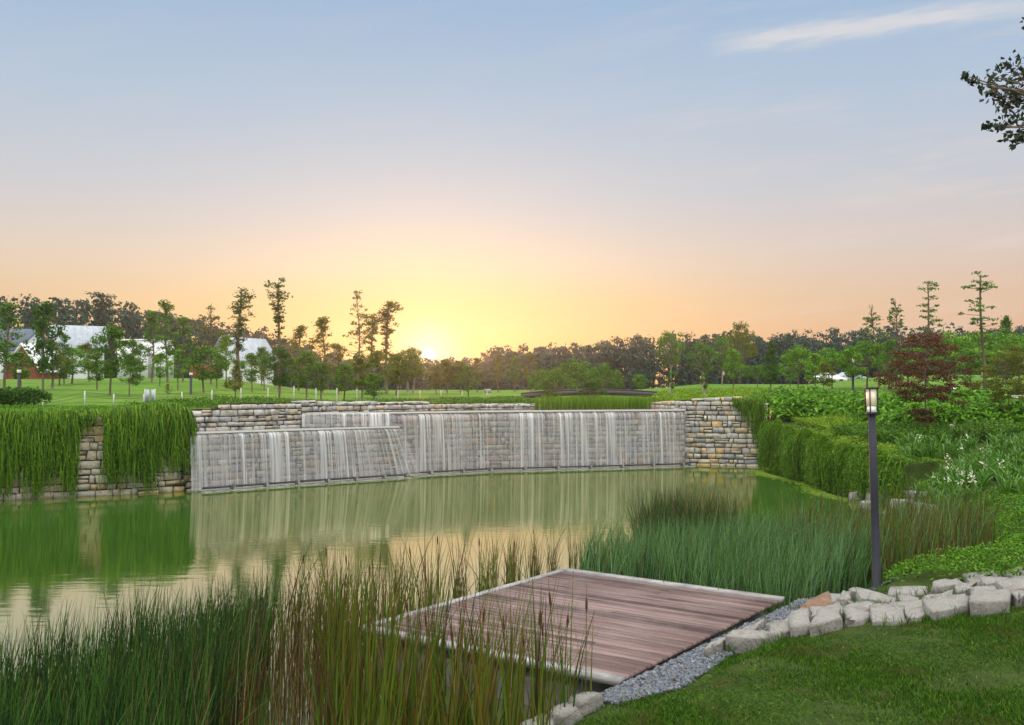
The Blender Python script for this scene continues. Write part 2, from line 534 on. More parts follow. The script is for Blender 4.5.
m, nt, b = newmat('upper_water')
b.inputs['Base Color'].default_value = (0.07, 0.075, 0.05, 1)
b.inputs['Roughness'].default_value = 0.08
b.inputs['IOR'].default_value = 1.4
bump(nt, b, tex(nt, 3.0, 4, 0.5), 0.08, 0.05)
M['upper_water'] = m


def veilmat(name, seed, dens):
    m, nt, b = newmat(name)
    uv = nt.nodes.new('ShaderNodeUVMap')

    def nn(sx_, sy_, det, off):
        mp = nt.nodes.new('ShaderNodeMapping')
        mp.inputs['Scale'].default_value = (sx_, sy_, 1)
        mp.inputs['Location'].default_value = (off + seed, seed * 1.7, seed)
        nt.links.new(uv.outputs[0], mp.inputs[0])
        n = nt.nodes.new('ShaderNodeTexNoise')
        n.inputs['Scale'].default_value = 1
        n.inputs['Detail'].default_value = det
        n.inputs['Roughness'].default_value = 0.6
        nt.links.new(mp.outputs[0], n.inputs['Vector'])
        return n.outputs[0]

    def mth(op, a, c_, clamp=False):
        n = nt.nodes.new('ShaderNodeMath')
        n.operation = op
        n.use_clamp = clamp
        for i, v in enumerate((a, c_)):
            if isinstance(v, (int, float)):
                n.inputs[i].default_value = v
            else:
                nt.links.new(v, n.inputs[i])
        return n.outputs[0]
    broad = mth('MULTIPLY', mth('SUBTRACT', nn(0.8, 0.10, 3, 3.1), 0.36, True), 3.8, True)
    fine = mth('MULTIPLY', mth('SUBTRACT', nn(6.5, 0.10, 4, 9.7), 0.48, True), 4.6, True)
    thin = mth('MULTIPLY', mth('SUBTRACT', nn(22.0, 0.15, 3, 5.2), 0.47, True), 4.5, True)
    a = mth('ADD', mth('ADD', mth('MULTIPLY', mth('ADD', mth('MULTIPLY', broad, 0.75), 0.22), fine), mth('MULTIPLY', broad, 0.16)), mth('MULTIPLY', mth('MULTIPLY', thin, mth('ADD', broad, 0.25)), 0.6))
    a = mth('MULTIPLY', a, dens, True)
    a = mth('MINIMUM', mth('ADD', a, 0.015), 0.88)
    b.inputs['Base Color'].default_value = (0.84, 0.85, 0.88, 1)
    b.inputs['Roughness'].default_value = 0.35
    b.inputs['Specular IOR Level'].default_value = 0.4
    tl = nt.nodes.new('ShaderNodeBsdfTranslucent')
    tl.inputs[0].default_value = (0.72, 0.74, 0.76, 1)
    m1 = nt.nodes.new('ShaderNodeMixShader')
    m1.inputs[0].default_value = 0.3
    nt.links.new(b.outputs[0], m1.inputs[1])
    nt.links.new(tl.outputs[0], m1.inputs[2])
    tp = nt.nodes.new('ShaderNodeBsdfTransparent')
    mx = nt.nodes.new('ShaderNodeMixShader')
    nt.links.new(a, mx.inputs[0])
    nt.links.new(tp.outputs[0], mx.inputs[1])
    nt.links.new(m1.outputs[0], mx.inputs[2])
    nt.links.new(mx.outputs[0], nt.nodes['Material Output'].inputs[0])
    return m


M['veil_a'] = veilmat('falling_water', 1.0, 0.95)
M['veil_b'] = veilmat('falling_water_thin', 7.0, 0.55)

m, nt, b = newmat('deck_plank')
geo = nt.nodes.new('ShaderNodeNewGeometry')
c = ramp(nt, geo.outputs['Random Per Island'], [(0, (0.12, 0.072, 0.068)), (0.2, (0.21, 0.138, 0.132)), (0.4, (0.05, 0.028, 0.027)), (0.6, (0.17, 0.108, 0.102)), (0.8, (0.26, 0.18, 0.172)), (1, (0.085, 0.05, 0.047))])
uvn = nt.nodes.new('ShaderNodeUVMap')
mp = nt.nodes.new('ShaderNodeMapping')
mp.inputs['Scale'].default_value = (1.2, 45, 1)
nt.links.new(uvn.outputs[0], mp.inputs[0])
gn = nt.nodes.new('ShaderNodeTexNoise')
gn.inputs['Scale'].default_value = 1.5
gn.inputs['Detail'].default_value = 6
nt.links.new(mp.outputs[0], gn.inputs['Vector'])
c = mixc(nt, 0.9, c, ramp(nt, gn.outputs[0], [(0.32, (0.36, 0.34, 0.34)), (0.68, (1.2, 1.15, 1.15))]), 'MULTIPLY')
c = mixc(nt, ramp(nt, tex(nt, 1.4, 5, 0.6), [(0.45, (0, 0, 0)), (0.75, (0.4, 0.4, 0.4))]), c, (0.28, 0.21, 0.205))
nt.links.new(c, b.inputs['Base Color'])
b.inputs['Roughness'].default_value = 0.55
b.inputs['Specular IOR Level'].default_value = 0.35
bump(nt, b, gn.outputs[0], 0.4, 0.01)
M['plank'] = m

m, nt, b = newmat('lantern_diffuser')
b.inputs['Base Color'].default_value = (0.75, 0.70, 0.58, 1)
b.inputs['Roughness'].default_value = 0.4
b.inputs['Emission Color'].default_value = (1.0, 0.82, 0.50, 1)
b.inputs['Emission Strength'].default_value = 0.22
M['diffuser'] = m
m, nt, b = newmat('lantern_reflector')
b.inputs['Base Color'].default_value = (0.8, 0.8, 0.82, 1)
b.inputs['Roughness'].default_value = 0.3
b.inputs['Emission Color'].default_value = (1.0, 0.93, 0.85, 1)
b.inputs['Emission Strength'].default_value = 0.25
M['reflector'] = m


# ------------------------------------------------------------------ ground heights
SH_Y = [3, 5, 7.0, 8.4, 8.96, 12.73, 13.2, 14.2, 16, 19, 22.5, 25, 26.5, 27.5, 29, 34, 38, 40.5, 43]
SH_X = [-2.6, -1.5, -0.6, 0.15, 0.72, 3.62, 4.2, 5.4, 7.2, 9.4, 10.2, 10.3, 10.4, 10.75, 10.7, 10.6, 10.7, 10.9, 10.9]
DE = {'FL': np.array([0.90, 14.78]), 'FR': np.array([3.72, 12.73]), 'NR': np.array([0.83, 8.96]), 'NL': np.array([-1.80, 11.22])}
DECKZ = 0.5


def shore(Y):
    return np.interp(Y, SH_Y, SH_X)


def zright(X, Y):
    X, Y = np.asarray(X, float), np.asarray(Y, float)
    far = np.interp(Y, [9, 11, 15, 19, 23, 26, 30, 34, 38, 42, 48, 55, 75], [0.70, 0.75, 0.84, 0.82, 0.72, 1.0, 1.5, 1.70, 2.0, 2.4, 2.75, 2.95, 3.6])
    far = far + np.clip(X - np.where(Y > 20, 14, 4.2), -3, 20) * np.interp(Y, [10, 16, 24, 50], [0.10, 0.08, 0.03, 0.02])
    lawn = 0.575 + 0.125 * X - 0.025 * Y
    t = np.clip((Y - 10.2) / 1.4, 0, 1)
    z = lawn * (1 - t) + far * t
    # gravel bed beside the deck's landward edge
    n = (X - DE['NR'][0]) * 0.793 - (Y - DE['NR'][1]) * 0.608
    s = (X - DE['NR'][0]) * 0.608 + (Y - DE['NR'][1]) * 0.793
    wgt = np.clip((s + 0.6) / 0.4, 0, 1) * np.clip((6.6 - s) / 0.6, 0, 1)
    grav = 0.465 + np.clip(n - 0.6, 0, 5) * 0.55
    z = np.where(wgt > 0, np.minimum(z, grav) * wgt + z * (1 - wgt), z)
    sl_ = np.where(Y > 27.5, 5.0, np.where(Y < 12.8, 2.0, 0.5))
    return np.minimum(z, -0.25 + np.clip(X - shore(Y) + 0.15, -0.1, 60) * sl_)


BK_X = [-80, -30, -15.1, -12.2, -11.2, -9.5, -7.8, -4.5, 0.0, 4.8, 5.6, 6.5, 7.4, 9.8, 10.6, 14, 120]
BK_Y = [14, 24.9, 28.4, 30.2, 31.9, 33.3, 35.3, 39.0, 43.2, 46.2, 46.2, 43.3, 41.2, 40.6, 41.0, 41.0, 41.0]


def zback(X, Y):
    X, Y = np.asarray(X, float), np.asarray(Y, float)
    a = X / np.maximum(Y, 1)
    zl = np.interp(Y, [20, 30, 36, 75, 110, 400], [2.45, 2.50, 2.72, 4.05, 4.1, 4.0])
    zm = np.interp(Y, [30, 36, 40, 46, 60, 400], [2.5, 2.55, 2.50, 2.60, 2.95, 3.1])
    zr = np.interp(Y, [38, 41, 46, 55, 75, 400], [2.3, 2.45, 2.8, 3.05, 3.6, 3.7])
    w = np.clip((a + 0.32) / 0.14, 0, 1)
    w = w * w * (3 - 2 * w)
    z = zl * (1 - w) + zm * w
    w2 = np.clip((a - 0.12) / 0.08, 0, 1)
    z = z * (1 - w2) + zr * w2
    w3 = np.clip((a - 0.31) / 0.1, 0, 1)
    z = z * (1 - w3) + w3 * np.interp(Y, [38, 41, 44, 50, 56, 76, 120, 400], [1.95, 2.1, 2.2, 2.65, 3.0, 4.35, 4.6, 4.4])
    st = np.clip(1 - np.abs(a - 0.085) / 0.075, 0, 1) * np.clip((Y - 44.5) / 2, 0, 1) * np.clip((66 - Y) / 6, 0, 1)
    z = z - np.clip(st * 2.2, 0, 1) * np.clip(z - 2.15, 0, 5)
    return z + 0.05 * np.sin(X * 0.31 + 1) * np.sin(Y * 0.23) * np.clip((Y - 44) / 10, 0, 1)


def grid(xs, ys, zf, name, mat, kind='structure'):
    mb = MB()
    nx, ny = xs.shape[1], xs.shape[0]
    V = np.stack([xs, ys, zf(xs, ys)], -1).reshape(-1, 3)
    i = np.arange(ny - 1)[:, None] * nx + np.arange(nx - 1)[None]
    mb.add(V, np.stack([i, i + 1, i + nx + 1, i + nx], -1).reshape(-1, 4))
    o = mb.build(name, mat, smooth=True)
    if kind:
        o['kind'] = kind
    return o


# park lawn beyond the walls: rows start behind the wall line and reach the horizon
cx = np.concatenate([np.linspace(-900, -60, 22), np.linspace(-58, 70, 257), np.linspace(80, 900, 22)])
y0 = np.interp(cx, BK_X, BK_Y) + 0.05
tt = np.concatenate([np.linspace(0, 0.05, 70), np.linspace(0.052, 1, 60) ** 1.6 * 0.95 + 0.05])
tt = np.sort(tt)
YY = y0[None] + tt[:, None] * 1500
XX = np.repeat(cx[None], len(tt), 0)
grid(XX, YY, zback, 'park_lawn', M['lawn'])
# right bank and near lawn, one sheet from the shore to the right
ys = np.concatenate([np.arange(-6, 6, 0.5), np.arange(6, 16, 0.1), np.arange(16, 41.3, 0.25)])
tx = np.concatenate([np.linspace(-0.4, 3, 50), np.linspace(3.1, 12, 50), np.linspace(12.6, 60, 24)])
YY = np.repeat(ys[:, None], len(tx), 1)
XX = shore(YY) + tx[None]
grid(XX, YY, zright, 'right_bank', M['bank'])
# pond
mb = MB()
mb.add([[-70, -8, 0], [12.5, -8, 0], [12.5, 42, 0], [-70, 42, 0]], [[0, 1, 2, 3]])
mb.build('water', M['water'])['kind'] = 'structure'


mb = MB()
mb.add([[-0.5, 47.4, 2.385], [9.5, 46.3, 2.385], [13, 70, 2.385], [0, 70, 2.385]], [[0, 1, 2, 3]])
mb.build('stream', M['upper_water'])['kind'] = 'structure'


# ------------------------------------------------------------------ stone walls
class Path:
    def __init__(self, pts, toward=(0, 0)):
        self.P = np.array(pts, float)
        self.L = np.concatenate([[0], np.cumsum(np.linalg.norm(np.diff(self.P, axis=0), axis=1))])
        self.len = self.L[-1]
        self.sign = 1

    def pos(self, s):
        return np.stack([np.interp(s, self.L, self.P[:, 0]), np.interp(s, self.L, self.P[:, 1])], -1)

    def nrm(self, s):
        s = np.asarray(s, float)
        t = self.pos(np.minimum(s + 0.25, self.len)) - self.pos(np.maximum(s - 0.25, 0))
        t /= np.linalg.norm(t, axis=-1)[..., None] + 1e-9
        return np.stack([t[..., 1], -t[..., 0]], -1) * self.sign

    def at(self, s, off, z):
        p = self.pos(s) + self.nrm(s) * off
        return np.array([p[0], p[1], z])


def stone_wall(name, label, pts, z0, z1, mat, seed, course=0.25, thick=0.45, ragged=0.0, cat='stone wall', jut=0.05):
    """z1(s): wall top; stones stand a little proud of a dark mortar core"""
    rng = rs(seed)
    p = Path(pts)
    mb = MB()
    ss = np.linspace(0, p.len, max(2, int(p.len / 0.5)))
    for i in range(len(ss) - 1):
        a, b_ = ss[i], ss[i + 1]
        q = [p.at(a, -0.03, z0), p.at(b_, -0.03, z0), p.at(b_, -0.03, z1(b_) - 0.04), p.at(a, -0.03, z1(a) - 0.04),
             p.at(a, -thick, z0), p.at(b_, -thick, z0), p.at(b_, -thick, z1(b_) - 0.04), p.at(a, -thick, z1(a) - 0.04)]
        mb.add(q, [[0, 1, 2, 3], [3, 2, 6, 7], [5, 4, 7, 6]], 1)
    z = z0
    zmax = max(z1(s) for s in ss)
    while z < zmax - 0.06:
        h = course * rng.uniform(0.70, 1.22)
        s = -rng.uniform(0, 0.4)
        while s < p.len:
            w = rng.choice([0.2, 0.28, 0.36, 0.46, 0.62]) * rng.uniform(0.85, 1.15) * course / 0.25
            a, b_ = max(s, 0), min(s + w, p.len)
            s += w
            if b_ - a < 0.1:
                continue
            top = z1((a + b_) / 2) + rng.uniform(-ragged, ragged)
            lo, hi = z, z + h
            if hi > top:
                hi = top
            if hi - lo < 0.09:
                continue
            cells = [(lo, hi)] if rng.random() > 0.14 or hi - lo < 0.2 else [(lo, (lo + hi) / 2 + 0.02), ((lo + hi) / 2 + 0.02, hi)]
            for (l_, h_) in cells:
                g = 0.013
                o = rng.uniform(0, jut)
                j = lambda: rng.uniform(-0.026, 0.026)
                i = 0.014
                V = []
                for (off, ins) in ((-0.14, g), (o - 0.03, g), (o, g + i)):
                    for (sa, za) in ((a + ins, l_ + ins), (b_ - ins, l_ + ins), (b_ - ins, h_ - ins), (a + ins, h_ - ins)):
                        jj = 0 if off == -0.14 else 1
                        V.append(p.at(np.clip(sa + j() * jj, 0, p.len), off + (j() if ins > g else 0) - (thick * 0.75 if (off == -0.14 and h_ > top - 0.02) else 0), za + j() * jj * 0.7))
                Fs = [[0, 1, 5, 4], [1, 2, 6, 5], [2, 3, 7, 6], [3, 0, 4, 7], [4, 5, 9, 8], [5, 6, 10, 9], [6, 7, 11, 10], [7, 4, 8, 11], [8, 9, 10, 11]]
                mb.add(V, Fs, 0)
        z += h
    o = mb.build(name, [mat, M['mortar']])
    tag(o, label, cat)
    return o, p


VINE_P = [(-30, 24.6), (-15.1, 28.0), (-11.8, 29.7), (-10.5, 30.5), (-10.9, 31.6)]
LOW_P = [(-10.5, 30.5), (-6.5, 33.9), (-4.2, 35.6)]
WEIR_P = [(-8.1, 35.0), (-4.4, 35.95), (-1.28, 38.0), (2.8, 39.2), (7.4, 40.7)]
ULW_P = [(-11.4, 31.4), (-9.5, 33.0), (-7.75, 35.0)]
BANK_P = [(-7.75, 35.0), (-4.5, 38.7), (0.0, 43.0), (4.8, 46.0)]
RW_P = [(4.6, 48.5), (5.5, 46.0), (6.6, 43.0), (7.4, 40.9), (9.7, 40.3), (10.75, 39.9)]
TER_P = [(10.6, 39.8), (10.5, 34.0), (10.6, 29.0), (10.8, 27.0), (11.8, 25.8), (14.5, 25.2)]
CREST = 2.37
stone_wall('retaining_wall', 'dry stone retaining wall mostly hidden behind hanging green vines', VINE_P, -0.3, lambda s: 2.48, M['stone_warm'], 1)
_, lowp = stone_wall('weir_wall', 'lower wet stone tier under the thin left waterfall', LOW_P, -0.3, lambda s: 1.84, M['stone_wet'], 2, course=0.24)
_, weirp = stone_wall('weir_wall', 'tall wet stone weir behind the long water curtain', WEIR_P, -0.3, lambda s: CREST, M['stone_wet'], 3, course=0.24)
stone_wall('stone_wall', 'pale dry block wall stepping up above the lower waterfall tier', ULW_P, 1.7, lambda s: 2.62 if s < 2.0 else 2.80, M['stone'], 4, course=0.22, cat='stone wall', thick=0.6)
stone_wall('stone_bank', 'low pale stone bank behind the pool above the weir', BANK_P, 2.2, lambda s: 2.82 - 0.02 * s, M['stone'], 5, course=0.2, ragged=0.05, cat='stone bank', thick=0.7)
_, rwp = stone_wall('stone_wall', 'dry yellowish stone wall at the end of the waterfall, bare of water', RW_P, -0.3,
                    lambda s: float(np.interp(s, [0, 2.6, 5.8, 8.0, 10.4, 12], [2.45, 2.5, 2.68, 2.82, 2.95, 2.5])), M['stone_mix'], 6, course=0.22, thick=0.6)
_, terp = stone_wall('terrace_wall', 'low terrace wall buried under the large drooping creeper', TER_P, -0.3, lambda s: float(np.interp(s, [0, 5, 11.3, 12.4, 16], [1.65, 1.45, 1.2, 0.52, 0.42])), M['stone'], 7)

# upper pool and ledge water
mb = MB()
w = np.array([(-8.0, 35.12), (-4.4, 35.98), (-1.28, 38.03), (2.8, 39.23), (7.3, 40.75), (6.5, 43.0), (5.4, 46.0), (4.8, 47.5), (4.7, 46.1), (0.0, 43.1), (-4.5, 38.8)])
mb.add(np.c_[w, np.full(len(w), CREST + 0.02)], [list(range(len(w)))])
mb.build('water', M['upper_water'])['kind'] = 'structure'
mb = MB()
w = np.array([(-10.5, 30.55), (-6.5, 33.92), (-4.2, 35.62), (-4.5, 35.95), (-8.1, 35.05), (-9.6, 33.1), (-11.2, 31.6)])
mb.add(np.c_[w, np.full(len(w), 1.865)], [list(range(len(w)))])
mb.build('water', M['upper_water'])['kind'] = 'structure'


def veil(name, label, p, s0, s1, ztop, zbot, off, mat, slant=0.0, seed=0, throw=0.22):
    mb = MB()
    ns, nz_ = int((s1 - s0) / 0.15) + 2, 14
    rng = rs(seed)
    wob = np.interp(np.linspace(0, 1, ns), np.linspace(0, 1, ns // 3 + 2), rng.uniform(-0.03, 0.03, ns // 3 + 2))
    V, UV = [], []
    for k in range(nz_ + 1):
        t = k / nz_
        for i in range(ns):
            s = s0 + (s1 - s0) * i / (ns - 1)
            frac = i / (ns - 1)
            se = s + slant * frac ** 6 * t
            if k == 0:
                q = p.at(min(s, p.len), -0.06, ztop + 0.012)
            else:
                q = p.at(min(se, p.len), off + throw * (t ** 0.5) + wob[i] * t, ztop - (ztop - zbot) * t)
                if se > p.len:
                    tg = p.P[-1] - p.P[-2]
                    tg /= np.linalg.norm(tg)
                    q[:2] += tg * (se - p.len)
            V.append(q)
            UV.append((s, t * (ztop - zbot)))
    i = np.arange(nz_)[:, None] * ns + np.arange(ns - 1)[None]
    mb.add(V, np.stack([i, i + 1, i + ns + 1, i + ns], -1).reshape(-1, 4), 0, UV)
    o = mb.build(name, mat, smooth=True)
    return o


def waterfall(label, p, s0, s1, ztop, zbot, slant=0.0, seed=0):
    t = thing('waterfall', label, 'waterfall', tuple(p.at((s0 + s1) / 2, 0, 0)))
    for k, (off, mt) in enumerate(((0.06, M['veil_b']), (0.13, M['veil_a']))):
        o = veil('water_curtain', label, p, s0, s1, ztop, zbot, off, mt, slant, seed + k)
        o.parent = t
        o.matrix_parent_inverse = t.matrix_basis.inverted()
    # rounded lip of water on the crest
    mb = MB()
    ss = np.linspace(s0, min(s1, p.len), int((s1 - s0) / 0.3) + 2)
    prof = [(-0.10, 0.026), (0.0, 0.020), (0.06, -0.005), (0.085, -0.04)]
    V = [p.at(s, o_, ztop + z_) for (o_, z_) in prof for s in ss]
    n = len(ss)
    i = np.arange(len(prof) - 1)[:, None] * n + np.arange(n - 1)[None]
    mb.add(V, np.stack([i, i + 1, i + n + 1, i + n], -1).reshape(-1, 4))
    o = mb.build('crest_lip', M['lip'], t, smooth=True)
    o.matrix_parent_inverse = t.matrix_basis.inverted()


m, nt, b = newmat('crest_water')
b.inputs['Base Color'].default_value = (0.20, 0.20, 0.185, 1)
b.inputs['Roughness'].default_value = 0.25
bump(nt, b, tex(nt, 7.0, 4, 0.5), 0.3, 0.03)
M['lip'] = m
# view transforms must exist before parenting inverse is taken
bpy.context.view_layer.update()
waterfall('long waterfall curtain pouring over the full-height weir', weirp, 3.62, weirp.len, CREST, 0.02, 0, 21)
waterfall('lower waterfall tier thinly covering the front stone step', lowp, 0.12, lowp.len - 0.05, 1.86, 0.02, 0.75, 31)
waterfall('short waterfall dropping from the upper crest onto the lower step', weirp, 0.35, 3.62, CREST, 1.88, 0, 41)


def foam(label, p, s0, s1):
    mb = MB()
    ss = np.linspace(s0, s1, int((s1 - s0) / 0.15))
    V, UV = [], []
    for o_ in (0.2, 0.45, 0.7, 1.0, 1.35):
        for s in ss:
            V.append(p.at(s, o_ + 0.06 * math.sin(s * 5), 0.008))
            UV.append((s, o_))
    n = len(ss)
    i = np.arange(4)[:, None] * n + np.arange(n - 1)[None]
    mb.add(V, np.stack([i, i + 1, i + n + 1, i + n], -1).reshape(-1, 4), 0, UV)
    tag(mb.build('foam', M['foam']), label, 'foam', kind='stuff')


m, nt, b = newmat('foam')
uvf = nt.nodes.new('ShaderNodeUVMap')
sf = nt.nodes.new('ShaderNodeSeparateXYZ')
nt.links.new(uvf.outputs[0], sf.inputs[0])
fall = nt.nodes.new('ShaderNodeMapRange')
for k_, v_ in ((1, 0.45), (2, 1.35), (3, 0.75), (4, 0.0)):
    fall.inputs[k_].default_value = v_
nt.links.new(sf.outputs[1], fall.inputs[0])
fm = nt.nodes.new('ShaderNodeMath')
fm.operation = 'MULTIPLY'
nt.links.new(fall.outputs[0], fm.inputs[0])
nt.links.new(ramp(nt, tex(nt, 5.0, 6, 0.7), [(0.40, (0, 0, 0)), (0.66, (1, 1, 1))]), fm.inputs[1])
b.inputs['Base Color'].default_value = (0.78, 0.82, 0.80, 1)
b.inputs['Roughness'].default_value = 0.6
tpf = nt.nodes.new('ShaderNodeBsdfTransparent')
mxf = nt.nodes.new('ShaderNodeMixShader')
nt.links.new(fm.outputs[0], mxf.inputs[0])
nt.links.new(tpf.outputs[0], mxf.inputs[1])
nt.links.new(b.outputs[0], mxf.inputs[2])
nt.links.new(mxf.outputs[0], nt.nodes['Material Output'].inputs[0])
M['foam'] = m
foam('thin white foam on the pond under the lower waterfall tier', lowp, 0.2, lowp.len)
foam('thin white foam on the pond under the long waterfall', weirp, 4.2, weirp.len)


# catch pipe along the foot of the falls
def foot_pipe(label, p, s0, s1, off, z, seg, group=None):
    t = thing('water_pipe', label, 'pipe')
    mb = MB()
    ss = np.linspace(s0, s1, int((s1 - s0) / 0.4) + 2)
    for i in range(len(ss) - 1):
        a, b_ = ss[i], ss[i + 1]
        V = [p.at(a, off - 0.25, z - 0.10), p.at(b_, off - 0.25, z - 0.10), p.at(b_, off + 0.10, z - 0.10), p.at(a, off + 0.10, z - 0.10),
             p.at(a, off - 0.25, z - 0.03), p.at(b_, off - 0.25, z - 0.03), p.at(b_, off + 0.10, z - 0.03), p.at(a, off + 0.10, z - 0.03)]
        mb.add(V, [[4, 5, 6, 7], [3, 2, 6, 7], [0, 1, 5, 4]])
    mb.build('sill', M['concrete'], t)
    s = s0
    while s < s1 - 0.3:
        e = min(s + seg, s1)
        mb = MB()
        q = np.linspace(s + 0.06, e - 0.06, 5)
        mb.tube([p.at(v, off + 0.04, z + 0.055) for v in q], 0.032, 8)
        mb.build('pipe_length', M['dark_metal'], t, smooth=True)
        mb = MB()
        mb.box(p.at(e - 0.1, off + 0.05, z - 0.05), (0.09, 0.09, 0.28))
        mb.build('bracket', M['dark_metal'], t)
        s = e
    return t


foot_pipe('dark pipe on brackets along the foot of the lower waterfall tier', lowp, 0.3, lowp.len, 0.55, 0.06, 1.15)
foot_pipe('dark pipe on brackets along the foot of the long waterfall', weirp, 3.7, weirp.len, 0.50, 0.06, 1.4)


# ------------------------------------------------------------------ hanging creepers
def drape(name, label, p, s0, s1, ztop, length, dens, seed, bulge=0.28, back=0.7, mound=0.16, leaf=0.075, mat='vine', zmin=0.0):
    rng = rs(seed)
    mb = MB()
    n = int((s1 - s0) * dens * 2.1)
    S = rng.uniform(s0, s1, n)
    Ps, Ns, Ts = [], [], []
    for s in S:
        zt = ztop(s)
        L = length(s) * rng.choice([0.35, 0.6, 0.85, 1.0, 1.08], p=[0.18, 0.22, 0.25, 0.22, 0.13]) * rng.uniform(0.86, 1.08)
        if L <= 0.02:
            continue
        nn = p.nrm(s)
        tg = np.array([-nn[1], nn[0]])
        o0 = rng.uniform(0.05, bulge) * (1 + 0.28 * math.sin(s * 1.7 + seed) * (bulge > 0.4))
        zt = zt + (0.09 * math.sin(s * 1.25 + seed) + 0.05 * math.sin(s * 3.3)) * (bulge > 0.4)
        side = rng.normal(0, 0.10)
        k = max(3, int(L / 0.040))
        t = np.linspace(0, 1, k)
        off = o0 * (1 - np.exp(-6 * t)) + 0.10 * (1 - t) + 0.05 * np.sin(t * 7 + rng.uniform(0, 6))
        lat = side * t + 0.03 * np.sin(t * 9 + rng.uniform(0, 6))
        z = zt + mound * rng.uniform(0.2, 1.0) * (1 - t) ** 2 - L * t
        xy = p.pos(s)[None] + nn[None] * off[:, None] + tg[None] * lat[:, None]
        q = np.c_[xy, z]
        q = q[q[:, 2] > zmin + 0.02]
        k = len(q)
        if k < 2:
            continue
        q += rng.normal(0, 0.006, q.shape)
        fa = rng.uniform(-0.9, 0.9)
        sd = np.array([tg[0] * math.cos(fa) + nn[0] * math.sin(fa), tg[1] * math.cos(fa) + nn[1] * math.sin(fa), 0.0])
        w_ = rng.uniform(0.20, 1.0, (k, 2)) * leaf * (0.13 if bulge > 0.4 else 0.25) * (1 - 0.5 * np.linspace(0, 1, k)[:, None] ** 3)
        V = np.stack([q - sd * w_[:, :1], q + sd * w_[:, 1:] + [0, 0, 0.012]], 1).reshape(-1, 3)
        i_ = np.arange(k - 1) * 2
        mb.add(V, np.stack([i_, i_ + 1, i_ + 3, i_ + 2], -1))
        m_ = rng.random(k) < (0.75 if bulge > 0.4 else 0.30)
        q = q[m_] + rng.normal(0, 0.02, (m_.sum(), 3))
        Ps.append(q)
        nr = rng.normal(0, 0.55, q.shape)
        nr[:, :2] += nn[None] * 0.9
        nr[:, 2] += 1.0
        Ns.append(nr)
        tr = rng.normal(0, 0.9 if bulge > 0.4 else 0.45, q.shape)
        tr[:, 2] -= 1.3
        Ts.append(tr)
    if back > 0:      # the mat of leaves on top of the wall
        k = int((s1 - s0) * back * 420)
        s = rng.uniform(s0, s1, k)
        ob = rng.uniform(-back, 0.2, k)
        xy = p.pos(s) + p.nrm(s) * ob[:, None]
        hh = mound * (0.35 + 0.65 * np.sin(s * 5.1 + 1.3 * np.sin(s * 2.3)) ** 2)
        z = np.array([ztop(v) for v in s]) + hh * rng.uniform(0.1, 1.0, k) * np.clip(1.1 - np.abs(ob + 0.2) / (back + 0.1), 0.2, 1)
        Ps.append(np.c_[xy, z])
        nr = rng.normal(0, 0.5, (k, 3))
        nr[:, 2] += 1
        Ns.append(nr)
        Ts.append(rng.normal(0, 1, (k, 3)))
    mb.leaves(np.concatenate(Ps), np.concatenate(Ns), leaf * 1.0, leaf * 0.30, rng, 0, T=np.concatenate(Ts))
    return tag(mb.build(name, M[mat]), label, 'creeper', 'creepers hanging over the stone walls')


vp = Path(VINE_P)
sA = vp.len - 1.6 - 1.1      # arclength near the right-hand end of the vine wall
sg0, sg1 = vp.L[2] - 1.75, vp.L[2] - 0.75     # the gap where stones show
drape('hanging_creeper', 'broad curtain of green creeper on the far left retaining wall', vp, vp.L[1] - 9, sg0 + 0.15, lambda s: 2.5,
      lambda s: 2.75 * (0.84 + 0.10 * math.sin(s * 3.1) * math.sin(s * 1.3 + 1) + 0.10 * math.sin(s * 7.7 + 2)), 120, 51, leaf=0.085)
drape('hanging_creeper', 'thin short fringe of creeper over the bare stones between two curtains', vp, sg0, sg1, lambda s: 2.5, lambda s: 0.42 + 0.3 * math.sin(s * 9), 60, 52)
drape('hanging_creeper', 'rounded mop of green creeper ending beside the lower waterfall', vp, sg1 - 0.1, vp.len - 0.3, lambda s: 2.56 + 0.10 * math.sin((s - vp.L[2]) * 1.1) - 0.30 * max(0, (s - vp.L[3] + 0.5)),
      lambda s: 2.6 * (0.80 + 0.13 * math.sin(s * 4.3) + 0.11 * math.sin(s * 9.1)) if s > vp.L[2] + 0.3 else 2.1, 135, 53, bulge=0.34, mound=0.22, leaf=0.085)
drape('hanging_creeper', 'dark narrow strand of creeper down the end of the dry wall', rwp, rwp.len - 1.45, rwp.len - 0.1, lambda s: 2.75,
      lambda s: 1.9 * max(0.15, 1 - abs(s - rwp.len + 0.35) * 0.9), 70, 54, bulge=0.16, mat='vine')
drape('hanging_creeper', 'tall bright creeper mound at the far end of the terrace wall', terp, 0.1, 6.2, lambda s: 1.72 - 0.03 * s,
      lambda s: 1.9 * (0.95 + 0.08 * math.sin(s * 2.2)), 150, 55, bulge=0.45, back=1.6, mound=0.30, leaf=0.09)
drape('hanging_creeper', 'lower drooping creeper mound beside the pale shore stones', terp, 6.0, terp.len - 3.9, lambda s: 1.50 - 0.05 * (s - 6.0),
      lambda s: 1.6 * (0.92 + 0.1 * math.sin(s * 2.9)), 170, 56, bulge=0.55, back=1.8, mound=0.30, leaf=0.085)


